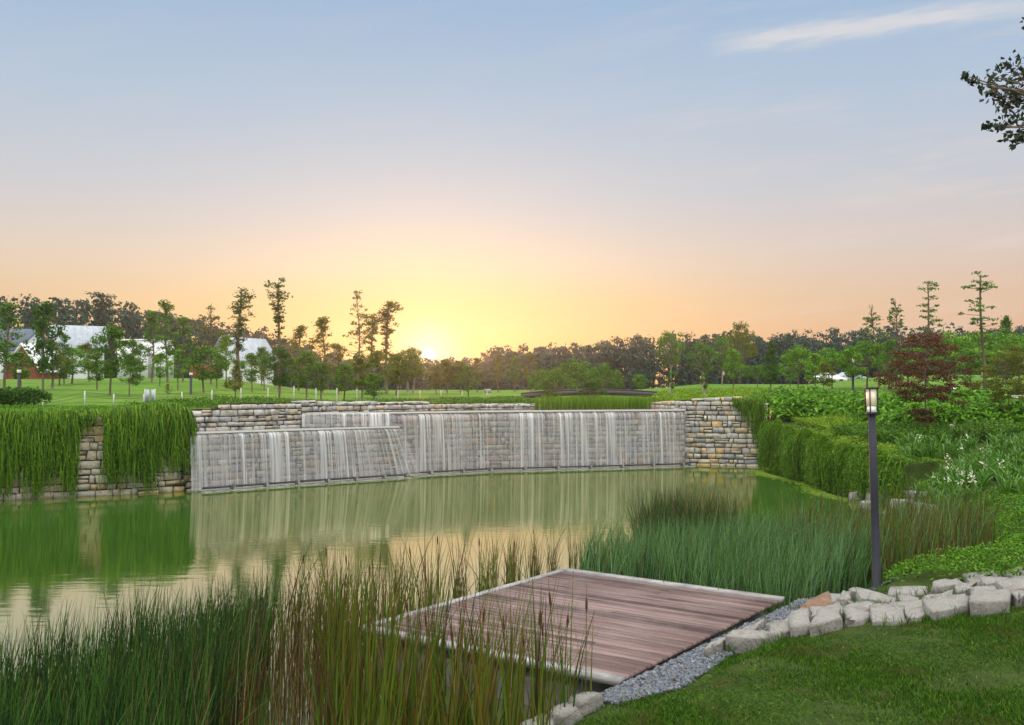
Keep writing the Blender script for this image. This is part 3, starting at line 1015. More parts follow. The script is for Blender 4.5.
# ------------------------------------------------------------------ deck
e1 = (DE['FR'] - DE['FL'])
e1 = e1 / np.linalg.norm(e1)
e2 = np.array([-e1[1], e1[0]])                       # away from the near edge
W_ = np.linalg.norm(DE['FR'] - DE['FL'])
DL = np.linalg.norm(DE['FL'] - DE['NL'])
rz = math.atan2(e1[1], e1[0])
deck = thing('wooden_deck', 'square timber viewing deck with grooved planks over the pond edge', 'deck', (DE['NL'][0], DE['NL'][1], 0), rz)
rng = rs(8)
mb = MB()
pw = 0.118
y = 0.125
while y + pw < DL - 0.165:
    x = 0.105
    cuts = [0.105] + ([rng.uniform(0.8, W_ - 0.8)] if rng.random() < 0.5 else []) + [W_]
    for a, b_ in zip(cuts[:-1], cuts[1:]):
        zt = DECKZ + rng.uniform(-0.004, 0.004)
        V = [[a + 0.003, y, zt - 0.03], [b_ - 0.003, y, zt - 0.03], [b_ - 0.003, y + pw - 0.013, zt - 0.03], [a + 0.003, y + pw - 0.013, zt - 0.03]]
        V += [[v[0], v[1] + (0.004 if i < 2 else -0.004), zt] for i, v in enumerate(V)]
        o_ = rng.uniform(0, 30)
        uv = [(v[0] + o_, v[1]) for v in V]
        mb.add(V, [[4, 5, 6, 7], [0, 1, 5, 4], [1, 2, 6, 5], [2, 3, 7, 6], [3, 0, 4, 7]], 0, uv)
    y += pw
mb.build('planking', M['plank'], deck)
for nm, c_, s_ in (('edge_board', (W_ / 2, DL - 0.08, DECKZ - 0.025), (W_, 0.16, 0.07)),
                   ('edge_board', (0.05, DL / 2 - 0.02, DECKZ - 0.025), (0.10, DL - 0.284, 0.07)),
                   ('edge_board', (W_ / 2, 0.06, DECKZ - 0.025), (W_, 0.12, 0.07))):
    MB().box(c_, s_).build(nm, M['pale_trim'], deck)
MB().box((W_ / 2 + 0.02, DL / 2, -0.2), (W_ - 0.30, DL - 0.30, 1.0)).build('concrete_base', M['dark_concrete'], deck)
mb = MB()
for k in range(4):
    mb.box((0.3 + k * (W_ - 0.6) / 3, DL / 2, DECKZ - 0.10), (0.08, DL - 0.5, 0.11))
mb.build('joists', M['bark'], deck)


# ------------------------------------------------------------------ rocks along the near lawn
def rock_mesh(sx_, sy_, sz_, seed):
    """squarish quarried block with chipped corners"""
    rng = rs(seed)
    mb = MB()
    n = 5
    u = np.linspace(-1, 1, n)
    idx, V, Fs = {}, [], []

    def vid(p):
        k = tuple(np.round(p, 3))
        if k not in idx:
            idx[k] = len(V)
            V.append(np.array(p, float))
        return idx[k]
    for ax in range(3):
        for sg in (-1, 1):
            for i in range(n - 1):
                for j in range(n - 1):
                    q = []
                    for (a, b_) in ((u[i], u[j]), (u[i + 1], u[j]), (u[i + 1], u[j + 1]), (u[i], u[j + 1])):
                        pnt = [0, 0, 0]
                        pnt[ax] = sg
                        pnt[(ax + 1) % 3] = a
                        pnt[(ax + 2) % 3] = b_
                        q.append(vid(pnt))
                    Fs.append(q if sg > 0 else q[::-1])
    V = np.array(V)
    r = np.linalg.norm(V, axis=1)[:, None]
    V = V * 0.90 + (V / r) * 0.14
    sk = rng.uniform(-0.22, 0.22, (2, 2))
    V[:, 0] += sk[0, 0] * V[:, 1] + 0.08 * V[:, 2] * rng.normal()
    V[:, 1] += sk[1, 0] * V[:, 0] * 0.5
    V[:, 2] += 0.16 * rng.normal() * V[:, 0] + 0.10 * rng.normal() * V[:, 1]
    up = V[:, 2] > 0
    V[up, :2] *= rng.uniform(0.84, 0.97)
    ph = rng.uniform(0, 6, 6)
    V += 0.07 * np.stack([np.sin(2.3 * V[:, 1] + ph[0]) * np.sin(2.9 * V[:, 2] + ph[1]), np.sin(2.7 * V[:, 0] + ph[2]) * np.sin(2.1 * V[:, 2] + ph[3]), np.sin(2.2 * V[:, 0] + ph[4]) * np.sin(2.6 * V[:, 1] + ph[5])], 1)
    V += rng.normal(0, 0.035, V.shape)
    for _ in range(4):     # chipped facets
        pn = rng.normal(size=3)
        pn /= np.linalg.norm(pn)
        dd = V @ pn - rng.uniform(0.85, 1.15)
        V -= np.clip(dd, 0, None)[:, None] * pn
    V *= np.array([sx_, sy_, sz_]) / 2
    mb.add(V, Fs)
    return mb


ROCKG = 'quarried rocks edging the lawn'
ORD = ['first', 'second', 'third', 'fourth', 'fifth', 'sixth', 'seventh', 'eighth', 'ninth', 'tenth', 'eleventh', 'twelfth', 'thirteenth', 'fourteenth', 'fifteenth', 'sixteenth']


def rock(x, y, sx_, sy_, sz_, rz_, seed, label, sink=0.45, mat='rock', lift=0.0, tilt=0.0):
    z = float(zright(x, y)) + sz_ * (0.5 - sink) + lift
    o = rock_mesh(sx_, sy_, sz_, seed).build('quarried_rock', M[mat])
    o.location = (x, y, z)
    o.rotation_euler = (tilt, 0.0, rz_)
    return tag(o, label, 'rock', ROCKG)




def hit(px, py, zf, d0=3.0, d1=60.0):
    """where the photo's ray meets the ground"""
    dd = np.arange(d0, d1, 0.02)
    x_ = (px - 512.0) / F * dd
    below = (CAMZ - (py - HZ) / F * dd) < zf(x_, dd)
    k_ = int(np.argmax(below)) if below.any() else len(dd) - 1
    return np.array([x_[k_], dd[k_]])


FRC = np.array([hit(px, py, zright) for px, py in ((704, 656), (734, 651), (776, 641), (800, 634), (842, 627), (890, 624), (918, 621), (956, 615), (989, 613), (1024, 607), (1070, 600))])
BKC = np.array([hit(px, py, zright) for px, py in ((722, 636), (750, 625), (780, 615), (805, 607), (840, 600), (872, 592), (904, 587), (946, 581), (978, 575), (1024, 567), (1070, 560))])


def band(u, v):
    f_ = np.array([np.interp(u, np.linspace(0, 1, len(FRC)), FRC[:, k]) for k in (0, 1)])
    b__ = np.array([np.interp(u, np.linspace(0, 1, len(BKC)), BKC[:, k]) for k in (0, 1)])
    return f_ * (1 - v) + b__ * v


def paving_rock(corners, top, base, seed, label, mat):
    """one split block: four uneven corners in plan, chipped edge, rough slightly tilted top"""
    rng = rs(seed)
    c_ = np.array(corners, float)
    cen = c_.mean(0)
    ring = []
    for i in range(4):
        a_, b__ = c_[i], c_[(i + 1) % 4]
        for t in (0.0, 0.33, 0.66):
            ring.append(a_ * (1 - t) + b__ * t + rng.normal(0, 0.014, 2))
    ring = np.array(ring)
    n = len(ring)
    tilt = rng.normal(0, 0.07, 2) + np.array([0.05, 0.0])
    hz_ = lambda p_: top + (p_ - cen) @ tilt
    rows = [(1.0, lambda p_: np.full(len(p_), base)), (1.015, lambda p_: (base * 0.45 + hz_(p_) * 0.55)), (0.995, lambda p_: hz_(p_) - 0.014 + rng.normal(0, 0.006, len(p_))),
            (0.955, lambda p_: hz_(p_) + rng.normal(0, 0.006, len(p_))), (0.50, lambda p_: hz_(p_) + 0.004 + rng.normal(0, 0.012, len(p_)))]
    V = []
    for sc_, zf in rows:
        p_ = cen + (ring - cen) * sc_ + rng.normal(0, 0.006, ring.shape)
        V.append(np.c_[p_, zf(p_)])
    V.append(np.array([[cen[0], cen[1], float(hz_(cen[None])[0]) + 0.01]]))
    V = np.concatenate(V)
    org = np.array([cen[0], cen[1], base])
    mb = MB()
    i = np.arange(len(rows) - 1)[:, None] * n + np.arange(n)[None]
    j = np.arange(len(rows) - 1)[:, None] * n + (np.arange(n)[None] + 1) % n
    mb.add(V - org, np.stack([i, j, j + n, i + n], -1).reshape(-1, 4))
    k_ = (len(rows) - 1) * n
    mb.Fs.append(np.array([[k_ + q_, k_ + (q_ + 1) % n, len(V) - 1] for q_ in range(n)]))
    mb.mi.append(np.zeros(n, dtype=np.int32))
    o = mb.build('quarried_rock', M[mat])
    o.location = org
    return tag(o, label, 'rock', ROCKG)


rng = rs(12)
NROW = ['front row against the lawn', 'second row from the lawn', 'third row from the lawn', 'rear row by the ground cover']
EDG = [np.cumsum(np.r_[0, rng.uniform(0.05, 0.125, 16)]) for _ in range(4)]
VB = [0.0, 0.27, 0.52, 0.76, 1.0]
for r_ in range(4):
    u_ = EDG[r_] - (0.0, 0.03, -0.04, 0.02)[r_]
    u_ = u_[u_ < 1.03]
    for i in range(len(u_) - 1):
        g_ = 0.05 * (u_[i + 1] - u_[i])
        vj = rng.normal(0, 0.035, 4)
        uj = rng.normal(0, 0.010, 4)
        v0, v1 = VB[r_] + 0.02, VB[r_ + 1] - 0.02
        cs = [band(u_[i] + g_ + uj[0], v0 + vj[0]), band(u_[i + 1] - g_ + uj[1], v0 + vj[1]), band(u_[i + 1] - g_ + uj[2], v1 + vj[2]), band(u_[i] + g_ + uj[3], v1 + vj[3])]
        zz = np.array([float(zright(*c_)) for c_ in cs])
        top = zz.max() + ((0.08, 0.04, 0.03, 0.01)[r_]) + rng.uniform(-0.04, 0.05)
        rust = r_ == 2 and i == 3
        lab = 'rust-orange stained flat rock lying among the pale ones near the lamp' if rust else f'pale split rock, {ORD[i]} from the gravel in the {NROW[r_]}'
        paving_rock(cs, top, zz.min() - 0.08, 100 + r_ * 30 + i, lab, 'rock_rust' if rust else 'rock')
rng = rs(13)
for i, (px, py, w_) in enumerate(((584, 708, 0.34), (562, 719, 0.36), (540, 730, 0.32))):
    dist = (CAMZ - 0.45) * F / (py - HZ)
    q = at(px, py, dist)
    rock(q[0], dist + 0.05, w_, 0.24, 0.16, 0.75 + 0.1 * i, 190 + i,
         ['flat pale edging rock touching the gravel at the deck corner', 'pale edging rock between two others below the deck corner', 'pale edging rock at the lowest corner of the lawn'][i], sink=0.2, lift=0.0)
# pale slabs on the far right shore
for i, (px, py, w_, h_) in enumerate(((858, 492, 0.9, 0.35), (878, 496, 1.0, 0.4), (902, 501, 1.1, 0.36), (926, 506, 0.9, 0.3), (866, 503, 0.7, 0.3), (884, 514, 0.5, 0.4), (962, 527, 0.8, 0.3))):
    w_, h_ = w_ * 0.62, h_ * 0.9
    zz = 0.24
    dist = (CAMZ - zz) * F / (py - HZ)
    q = at(px, py, dist)
    o = rock_mesh(w_, 0.42, h_, 210 + i).build('shore_slab', M['rock'])
    o.location = (q[0], dist, zz - h_ * 0.3)
    o.rotation_euler = (0, 0, rng.uniform(-0.4, 0.1))
    lab = ['pale shore slab touching the drooping creeper', 'pale shore slab just behind the lamp post', 'long pale shore slab under the white lilies',
           'pale shore slab at the landward end of the lily bed', 'low pale shore slab in front of the creeper foot', 'small upright shore slab deep among brown reeds', 'lone pale slab between reeds and ground cover'][i]
    tag(o, lab, 'stone slab', 'pale slabs along the far shore')

# gravel: a bed sheet and thousands of loose chips
rng = rs(14)
GO = np.array([(0.92, 8.58), (1.58, 9.05), (2.24, 10.05), (2.85, 10.85), (3.95, 12.15), (5.05, 12.7), (6.1, 13.8)])
GI = np.array([(0.55, 8.80), (0.95, 9.0), (1.85, 10.15), (2.60, 11.12), (3.72, 12.6), (4.35, 13.35), (5.35, 14.25)])
k = 12000
a = rng.uniform(0, 6, k)
f = rng.uniform(-0.05, 1.05, k)
ii = np.clip(a.astype(int), 0, 5)
fr = (a - ii)[:, None]
P = (GI[ii] * (1 - fr) + GI[ii + 1] * fr) * (1 - f[:, None]) + (GO[ii] * (1 - fr) + GO[ii + 1] * fr) * f[:, None]
# drop chips that would lie on the deck
rel = P - DE['NR'][None]
P = P[(rel[:, 0] * 0.793 - rel[:, 1] * 0.608) > 0.03]
k = len(P)
ico = np.array([[1, 0, 0], [-1, 0, 0], [0, 1, 0], [0, -1, 0], [0, 0, 1], [0, 0, -1]], float)
fi = np.array([[0, 2, 4], [2, 1, 4], [1, 3, 4], [3, 0, 4], [2, 0, 5], [1, 2, 5], [3, 1, 5], [0, 3, 5]])
sc = rng.uniform(0.014, 0.034, (k, 1, 1)) * rng.uniform(0.6, 1.3, (k, 1, 3))
base = ico[None] + rng.normal(0, 0.25, (k, 6, 3))
ang = rng.uniform(0, 6.28, k)
rm = np.zeros((k, 3, 3))
rm[:, 0, 0] = np.cos(ang); rm[:, 0, 1] = -np.sin(ang); rm[:, 1, 0] = np.sin(ang); rm[:, 1, 1] = np.cos(ang); rm[:, 2, 2] = 0.7
V = np.einsum('nij,nkj->nki', rm, base * sc)
V += np.c_[P, zright(P[:, 0], P[:, 1]) + rng.uniform(0.0, 0.022, k)][:, None]
mb = MB()
mb.add(V.reshape(-1, 3), (np.arange(k)[:, None, None] * 6 + fi[None]).reshape(-1, 3))
tag(mb.build('gravel', M['gravel']), 'blue grey gravel chips strewn between the deck and the rocks', 'gravel', kind='stuff')

# ------------------------------------------------------------------ lamp post
q = at(875, 590, 12.6)
LX, LY = q[0], 12.6
LZ = float(zright(LX, LY))
lamp = thing('lamp_post', 'slim charcoal garden lamp post with square glass lantern beside the rocks', 'lamp post', (LX, LY, LZ - 0.02))
lamp.rotation_euler = (0, R(-1.3), R(12))
ht = 3.33 - LZ
mb = MB()
mb.tube([(0, 0, -0.1), (0, 0, 1.2), (0, 0, ht - 0.36)], [0.054, 0.051, 0.048], 20)
mb.build('pole', M['lamp_metal'], lamp, smooth=False)
mb = MB()
mb.tube([(0, 0, -0.02), (0, 0, 0.018)], 0.11, 20)
mb.tube([(0, 0, 0.018), (0, 0, 0.05)], [0.075, 0.066], 20)
mb.build('base_plate', M['lamp_metal'], lamp)
lan = MB().box((0, 0, ht - 0.345), (0.124, 0.124, 0.03)).build('lantern', M['lamp_metal'], lamp)
MB().box((0, 0, ht - 0.012), (0.136, 0.136, 0.024)).build('cap', M['lamp_metal'], lan)
mb = MB()
for sx_ in (-1, 1):
    for sy_ in (-1, 1):
        mb.box((sx_ * 0.056, sy_ * 0.056, ht - 0.177), (0.012, 0.012, 0.306))
mb.build('corner_bars', M['lamp_metal'], lan)
MB().box((0, 0, ht - 0.135), (0.094, 0.094, 0.21)).build('diffuser', M['diffuser'], lan)
MB().box((0, 0, ht - 0.287), (0.090, 0.090, 0.075), taper=0.8).build('reflector', M['reflector'], lan)

# ------------------------------------------------------------------ lawn grass
rng = rs(15)


def tri_scatter(n, poly_test, x0, x1, y0_, y1, rng):
    X = rng.uniform(x0, x1, n)
    Y = rng.uniform(y0_, y1, n)
    k = poly_test(X, Y)
    return X[k], Y[k]


def lawn_edge(X, Y):
    # lawn lies on the near side of the gravel and rocks
    far = np.interp(X, [0.3, 0.86, 1.49, 2.0, 2.4, 3.0, 4.0, 5.5, 8], [8.1, 8.62, 9.1, 9.95, 10.12, 10.18, 10.25, 10.4, 10.6])
    return (Y < far + 0.03) & (X > shore(Y) + 0.35)


X, Y = tri_scatter(330000, lawn_edge, 0.0, 7.5, 5.6, 10.7, rng)
k = len(X)
den = 0.85 + 0.35 * np.sin(X * 2.3 + 1.7 * np.sin(Y * 1.9)) * np.sin(Y * 2.7 + X) - 1.4 * np.clip(np.sin(X * 1.9 + 0.6) * np.sin(Y * 3.1 + 0.5 * X) - 0.45, 0, 1) - 0.9 * np.clip(np.sin(X * 6.1 + 2 * np.sin(Y * 3.3)) * np.sin(Y * 7.9 + 1.5 * np.sin(X * 4.7)) - 0.45, 0, 1)
keep = rng.random(k) < np.clip(den, 0.15, 1)
X, Y = X[keep], Y[keep]
k = len(X)
P = np.c_[X, Y, zright(X, Y) - 0.005]
hh = rng.uniform(0.018, 0.05, k) * (0.8 + 0.35 * np.sin(X * 3.1 + Y * 1.3))
mb = MB()
mb.blades(P, hh, rng.normal(0, 0.022, (k, 2)), rng.uniform(0.005, 0.010, k), rng, segs=2)
kc = 420
X, Y = tri_scatter(3000, lawn_edge, 0.0, 7.5, 6.0, 10.7, rng)
X, Y = X[:kc], Y[:kc]
P = np.c_[X, Y, zright(X, Y) + 0.03]
mb.leaves(P, rng.normal(0, 0.4, (len(P), 3)) + [0, 0, 1], rng.uniform(0.015, 0.055, len(P)), 0.010, rng, m=1)
tag(mb.build('grass', [M['grass'], M['dry']]), 'short dense lawn grass sloping down to the rocks and gravel', 'grass', kind='stuff')


rng = rs(16)
mb = MB()
for _ in range(70):
    c_ = band(rng.uniform(0, 1), rng.choice([0.0, 0.0, 0.27, 0.52, 0.76, 1.0]) + rng.normal(0, 0.02))
    k = rng.integers(8, 26)
    P = c_[None] + rng.normal(0, 0.035, (k, 2))
    mb.blades(np.c_[P, zright(P[:, 0], P[:, 1])], rng.uniform(0.05, 0.15, k), rng.normal(0, 0.05, (k, 2)), rng.uniform(0.005, 0.009, k), rng, 0, 2)
tag(mb.build('grass', M['grass']), 'grass tufts growing in the joints between the pale rocks', 'grass', kind='stuff')

# ------------------------------------------------------------------ reeds and rushes
def inpoly(X, Y, poly):
    poly = np.asarray(poly)
    r = np.zeros(len(X), bool)
    j = len(poly) - 1
    for i in range(len(poly)):
        xi, yi = poly[i]
        xj, yj = poly[j]
        c_ = ((yi > Y) != (yj > Y)) & (X < (xj - xi) * (Y - yi) / (yj - yi + 1e-12) + xi)
        r ^= c_
        j = i
    return r


def scatter(poly, n, rng, clump=None):
    poly = np.asarray(poly, float)
    lo, hi = poly.min(0), poly.max(0)
    X = rng.uniform(lo[0], hi[0], n * 3)
    Y = rng.uniform(lo[1], hi[1], n * 3)
    k = inpoly(X, Y, poly)
    X, Y = X[k][:n], Y[k][:n]
    if clump:
        cx_ = np.round(X / clump + rng.normal(0, 0.15, len(X))) * clump
        cy_ = np.round(Y / clump + rng.normal(0, 0.15, len(X))) * clump
        X = X * 0.55 + cx_ * 0.45
        Y = Y * 0.55 + cy_ * 0.45
    return X, Y


def ndeck(X, Y, mar=0.05):
    """True off the deck"""
    rel = np.stack([X, Y], 1) - DE['NL'][None]
    u = rel @ e1
    v = rel @ e2
    return ~((u > -mar) & (u < W_ + mar) & (v > -mar) & (v < DL + mar))


def reed_bed(name, label, poly, n, hmin, hmax, wid, lean, mats, weights, seed, segs=3, clump=None, zf=None, hf=None, wind=(0.05, 0.0), pw=2.0):
    rng = rs(seed)
    X, Y = scatter(poly, n, rng, clump)
    k = ndeck(X, Y, 0.06)
    X, Y = X[k], Y[k]
    k = len(X)
    z = np.full(k, -0.05) if zf is None else zf(X, Y)
    H = rng.uniform(hmin, hmax, k)
    if hf is not None:
        H = H * hf(X, Y)
    D = rng.normal(0, lean, (k, 2)) * H[:, None] + np.array(wind)[None] * H[:, None]
    D[rng.random(k) < 0.07] *= 3.5
    mb = MB()
    which = rng.choice(len(mats), k, p=weights)
    for mi in range(len(mats)):
        s = which == mi
        if s.any():
            mb.blades(np.c_[X, Y, z][s], H[s], D[s], rng.uniform(wid * 0.6, wid * 1.35, s.sum()), rng, mi, segs, pw)
    return tag(mb.build(name, [M[x] for x in mats]), label, 'reeds', kind='stuff')


wavy = lambda X, Y: 0.92 + 0.10 * np.sin(X * 2.1 + 0.7) * np.sin(Y * 1.7) + 0.05 * np.sin(X * 5.3 + Y * 4.1)
reed_bed('rushes', 'dense dark green rushes filling the near left water edge', [(-5.5, 6.0), (-2.3, 6.0), (-2.55, 8.5), (-2.75, 10.5), (-3.0, 12.0), (-3.35, 11.9), (-3.8, 10.7), (-4.6, 9.6), (-5.6, 8.6)],
         9500, 0.85, 1.34, 0.013, 0.075, ['rush', 'dry'], [0.94, 0.06], 61, 3, 0.18, hf=wavy)
reed_bed('dry_reeds', 'thin brown reed stalks standing in the sky reflection', [(-2.9, 7.2), (-1.45, 7.2), (-1.75, 10.2), (-2.0, 12.3), (-2.95, 12.3)],
         620, 0.7, 1.5, 0.010, 0.10, ['dry', 'cattail', 'spike'], [0.55, 0.2, 0.25], 62, 3, hf=wavy)
reed_bed('cattail_leaves', 'green and straw coloured cattail blades along the near deck edge', [(-1.35, 7.2), (0.25, 7.2), (0.55, 8.6), (-0.2, 9.5), (-1.8, 10.85), (-2.35, 11.2), (-1.75, 9.0)],
         1050, 0.8, 1.8, 0.019, 0.085, ['cattail', 'dry'], [0.82, 0.18], 63, 4, 0.25, hf=wavy, wind=(0.03, 0))
reed_bed('cattail_leaves', 'mixed green and brown cattail blades beyond the near deck edge', [(-3.0, 11.2), (-1.95, 11.2), (-0.9, 12.6), (0.3, 14.4), (0.2, 15.0), (-1.5, 14.6), (-3.0, 13.6)],
         560, 0.6, 1.5, 0.017, 0.11, ['cattail', 'dry'], [0.72, 0.28], 64, 4, 0.4, hf=wavy)
reed_bed('dry_reeds', 'sparse reed tips behind the deck against the golden water', [(-0.5, 14.2), (1.0, 15.2), (1.4, 17.5), (-0.3, 16.8)],
         260, 0.6, 1.15, 0.012, 0.10, ['cattail', 'dry'], [0.5, 0.5], 65, 3, 0.35)
zr_ = lambda X, Y: np.maximum(zright(X, Y), -0.05) - 0.02
reed_bed('rushes', 'blue green fine rushes behind the far deck edge', [(0.95, 15.0), (2.0, 14.05), (3.8, 12.85), (4.4, 13.6), (5.2, 14.6), (6.2, 16.2), (5.6, 17.6), (3.4, 17.4), (1.3, 16.6)],
         9500, 0.7, 1.36, 0.014, 0.13, ['rush_blue', 'rush', 'dry'], [0.78, 0.17, 0.05], 66, 3, 0.22, zf=zr_, hf=wavy, wind=(0.07, 0.0))
reed_bed('rushes', 'dark purple-tipped rush clump rising behind the blue rushes', [(2.4, 17.0), (4.0, 17.0), (4.3, 18.6), (3.2, 19.2), (2.3, 18.2)],
         2300, 0.9, 1.55, 0.014, 0.17, ['rush', 'dry', 'spike'], [0.70, 0.20, 0.10], 67, 3, 0.3, wind=(-0.03, 0))
reed_bed('cattail_leaves', 'tall green and rusty cattail bed in front of the far shore', [(4.8, 16.2), (6.3, 15.2), (7.9, 16.8), (9.6, 19.0), (10.3, 21.0), (9.2, 22.2), (7.0, 20.4), (5.0, 18.8)],
         4600, 0.55, 1.40, 0.018, 0.12, ['cattail', 'rush_blue', 'dry'], [0.50, 0.24, 0.26], 68, 3, 0.35, zf=zr_, hf=wavy)
reed_bed('rushes', 'bright green reed tuft on the sill behind the weir crest', [(1.2, 40.6), (4.6, 41.4), (5.3, 43.5), (4.0, 44.2), (1.0, 43.0)],
         4200, 0.4, 0.68, 0.02, 0.10, ['cover', 'cover_yellow'], [0.6, 0.4], 69, 2, 0.35, zf=lambda X, Y: np.full(len(X), 2.35))
reed_bed('rushes', 'small reed tuft beside the dry wall behind the weir crest', [(5.1, 43.8), (6.1, 42.8), (6.6, 44.5), (5.6, 45.6)],
         900, 0.4, 0.66, 0.02, 0.12, ['cover', 'cover_yellow'], [0.6, 0.4], 70, 2, zf=lambda X, Y: np.full(len(X), 2.35))


# single cattails with brown spikes
def cattail_meshes(seed):
    rng = rs(seed)
    h = 1.0
    st, sp, lf = MB(), MB(), MB()
    b_ = rng.normal(0, 0.05, 2)
    t = np.linspace(0, 1, 6)
    pts = np.c_[b_[0] * t ** 2, b_[1] * t ** 2, h * t]
    st.tube(pts, np.linspace(0.0042, 0.0022, 6), 5)
    hd = np.c_[b_[0] * np.linspace(0.84, 0.93, 5) ** 2, b_[1] * np.linspace(0.84, 0.93, 5) ** 2, np.linspace(0.84, 0.93, 5)]
    sp.tube(hd, [0.003, 0.0065, 0.0075, 0.0065, 0.003], 7)
    k = 4
    lf.blades(np.c_[rng.normal(0, 0.012, (k, 2)), np.zeros(k)], rng.uniform(0.75, 1.02, k), rng.normal(0, 0.14, (k, 2)), rng.uniform(0.010, 0.016, k), rng, 0, 4)
    return st.mesh('stem', M['cattail']), sp.mesh('flower_spike', M['spike'], True), lf.mesh('blades', M['cattail'])


CT = [cattail_meshes(300 + i) for i in range(4)]
ctp = [(454, 612, 8.3), (474, 596, 8.6), (489, 618, 8.2), (508, 604, 8.5), (522, 622, 8.4), (533, 598, 8.3), (545, 612, 8.5), (556, 578, 8.6), (563, 600, 8.7), (585, 586, 8.55),
       (430, 600, 8.6), (412, 588, 9.3), (392, 570, 10.0), (372, 556, 10.8), (350, 545, 11.6), (330, 538, 12.2), (300, 545, 11.8), (415, 540, 12.6), (440, 528, 13.2), (480, 530, 13.4), (512, 535, 14.4), (538, 524, 15.6)]
rel_ = ['', 'in front of the deck planks', 'among reeds before the deck', 'in reeds beyond the near deck edge']
for i, (px, py, dist) in enumerate(ctp):
    q = at(px, py, dist)
    hgt = q[2] + 0.05
    where = rel_[1] if i < 10 else (rel_[2] if i < 14 else rel_[3])
    xs_sorted = sorted(j[0] for j in (ctp[:10] if i < 10 else ctp[10:14] if i < 14 else ctp[14:]))
    o = thing('cattail', f'brown-spiked cattail {where}, {ORD[xs_sorted.index(px)]} from the left', 'cattail', (q[0], dist, -0.05), i * 1.7, 'cattails with brown spikes', hgt)
    a, b_, c_ = CT[i % 4]
    link('stem', a, o)
    link('flower_spike', b_, o)
    link('blades', c_, o)

# ------------------------------------------------------------------ planting on the right bank
def leafbed(name, label, poly, n, zf, hf, leaf, mat, seed, cat='shrubs', asp=0.5, up=0.8, lumps=1.6, lumph=0.5):
    """a continuous planted mass: a lumpy canopy of leaves at height hf above the ground"""
    rng = rs(seed)
    X, Y = scatter(poly, n, rng)
    k = len(X)
    l_ = (np.sin(X * lumps * 2.1 + 1.3 * np.sin(Y * lumps)) * np.sin(Y * lumps * 1.9 + 0.9 * np.sin(X * lumps * 1.4)) + 1) / 2
    l2 = (np.sin(X * lumps * 5.7 + 2.0) * np.sin(Y * lumps * 5.1) + 1) / 2
    top = hf * (1 - lumph + lumph * l_ * 0.75 + lumph * 0.25 * l2)
    t = rng.uniform(0.0, 1.0, k) ** 0.45
    z = zf(X, Y) + top * t + rng.normal(0, leaf * 0.25, k)
    nr = rng.normal(0, 0.6, (k, 3))
    nr[:, 2] += up
    mb = MB()
    mb.leaves(np.c_[X, Y, z], nr, leaf, leaf * asp, rng)
    return tag(mb.build(name, M[mat]), label, cat, kind='stuff')


leafbed('ground_cover', 'bright low ground cover mat between lamp and terraces', [(5.0, 12.9), (4.75, 12.2), (5.6, 11.75), (7.0, 11.4), (12, 11.2), (14, 17), (13, 20.5), (10.6, 21.0), (8.4, 17.2), (6.4, 15.0), (5.4, 13.9)],
        62000, zright, 0.26, 0.055, 'cover', 71, 'ground cover', lumps=1.1, lumph=0.7)
leafbed('ground_cover', 'smooth bright green ground cover behind the brown reeds', [(10.4, 20.4), (16, 19.5), (17, 24), (10.8, 24)], 22000, zright, 0.14, 0.06, 'cover', 72, 'ground cover', lumps=0.8)
# strap-leaved lilies
rng = rs(73)
LB = [(10.6, 22.8), (17.5, 22.8), (18.5, 31), (12.2, 31.2), (11.4, 27.5), (11.2, 26.3), (11.0, 25.2)]
X, Y = scatter(LB, 420, rng)
Pb, Hb, Db, Fl = [], [], [], []
mb = MB()
for x, y in zip(X, Y):
    k = 16
    z = float(zright(x, y))
    a = rng.uniform(0, 6.28, k)
    r_ = rng.uniform(0.18, 0.5, k)
    Pb.append(np.c_[x + rng.normal(0, 0.05, k), y + rng.normal(0, 0.05, k), np.full(k, z)])
    Hb.append(rng.uniform(0.35, 0.7, k))
    Db.append(np.c_[np.cos(a) * r_, np.sin(a) * r_])
    if rng.random() < 0.03 + (0.24 if (y < 25.5 and x < 12.6) else 0):
        c_ = np.array([x + rng.normal(0, 0.1), y - 0.1, z + rng.uniform(0.5, 0.72)])
        kk = 10
        Fl.append(c_[None] + rng.normal(0, 0.055, (kk, 3)))
Pb, Hb, Db = np.concatenate(Pb), np.concatenate(Hb), np.concatenate(Db)
mb.blades(Pb, Hb, Db, rng.uniform(0.03, 0.055, len(Pb)), rng, 0, 4, 1.7, 0.1, 0.35)
Fl = np.concatenate(Fl)
mb.leaves(Fl, rng.normal(0, 1, Fl.shape), 0.09, 0.025, rng, 1)
tag(mb.build('lily_bed', [M['strap'], M['petal']]), 'strap leaved lilies with white flowers behind the shore slabs', 'lilies', kind='stuff')
leafbed('shrubbery', 'dark clipped low hedge strip below the broad leaved shrubs', [(11.0, 30.2), (24, 30.6), (24, 33.2), (11.0, 33.2)], 32000, zright, 0.55, 0.10, 'leaf_mid', 74, 'hedge', lumps=1.2, lumph=0.35)
leafbed('shrubbery', 'low yellow green hedge strip behind the hanging creeper mounds', [(11.4, 33.0), (14.5, 33.0), (13.6, 37.4), (11.0, 37.6)], 14000, zright, 0.38, 0.08, 'cover_yellow', 75, 'hedge', lumps=1.0, lumph=0.4)

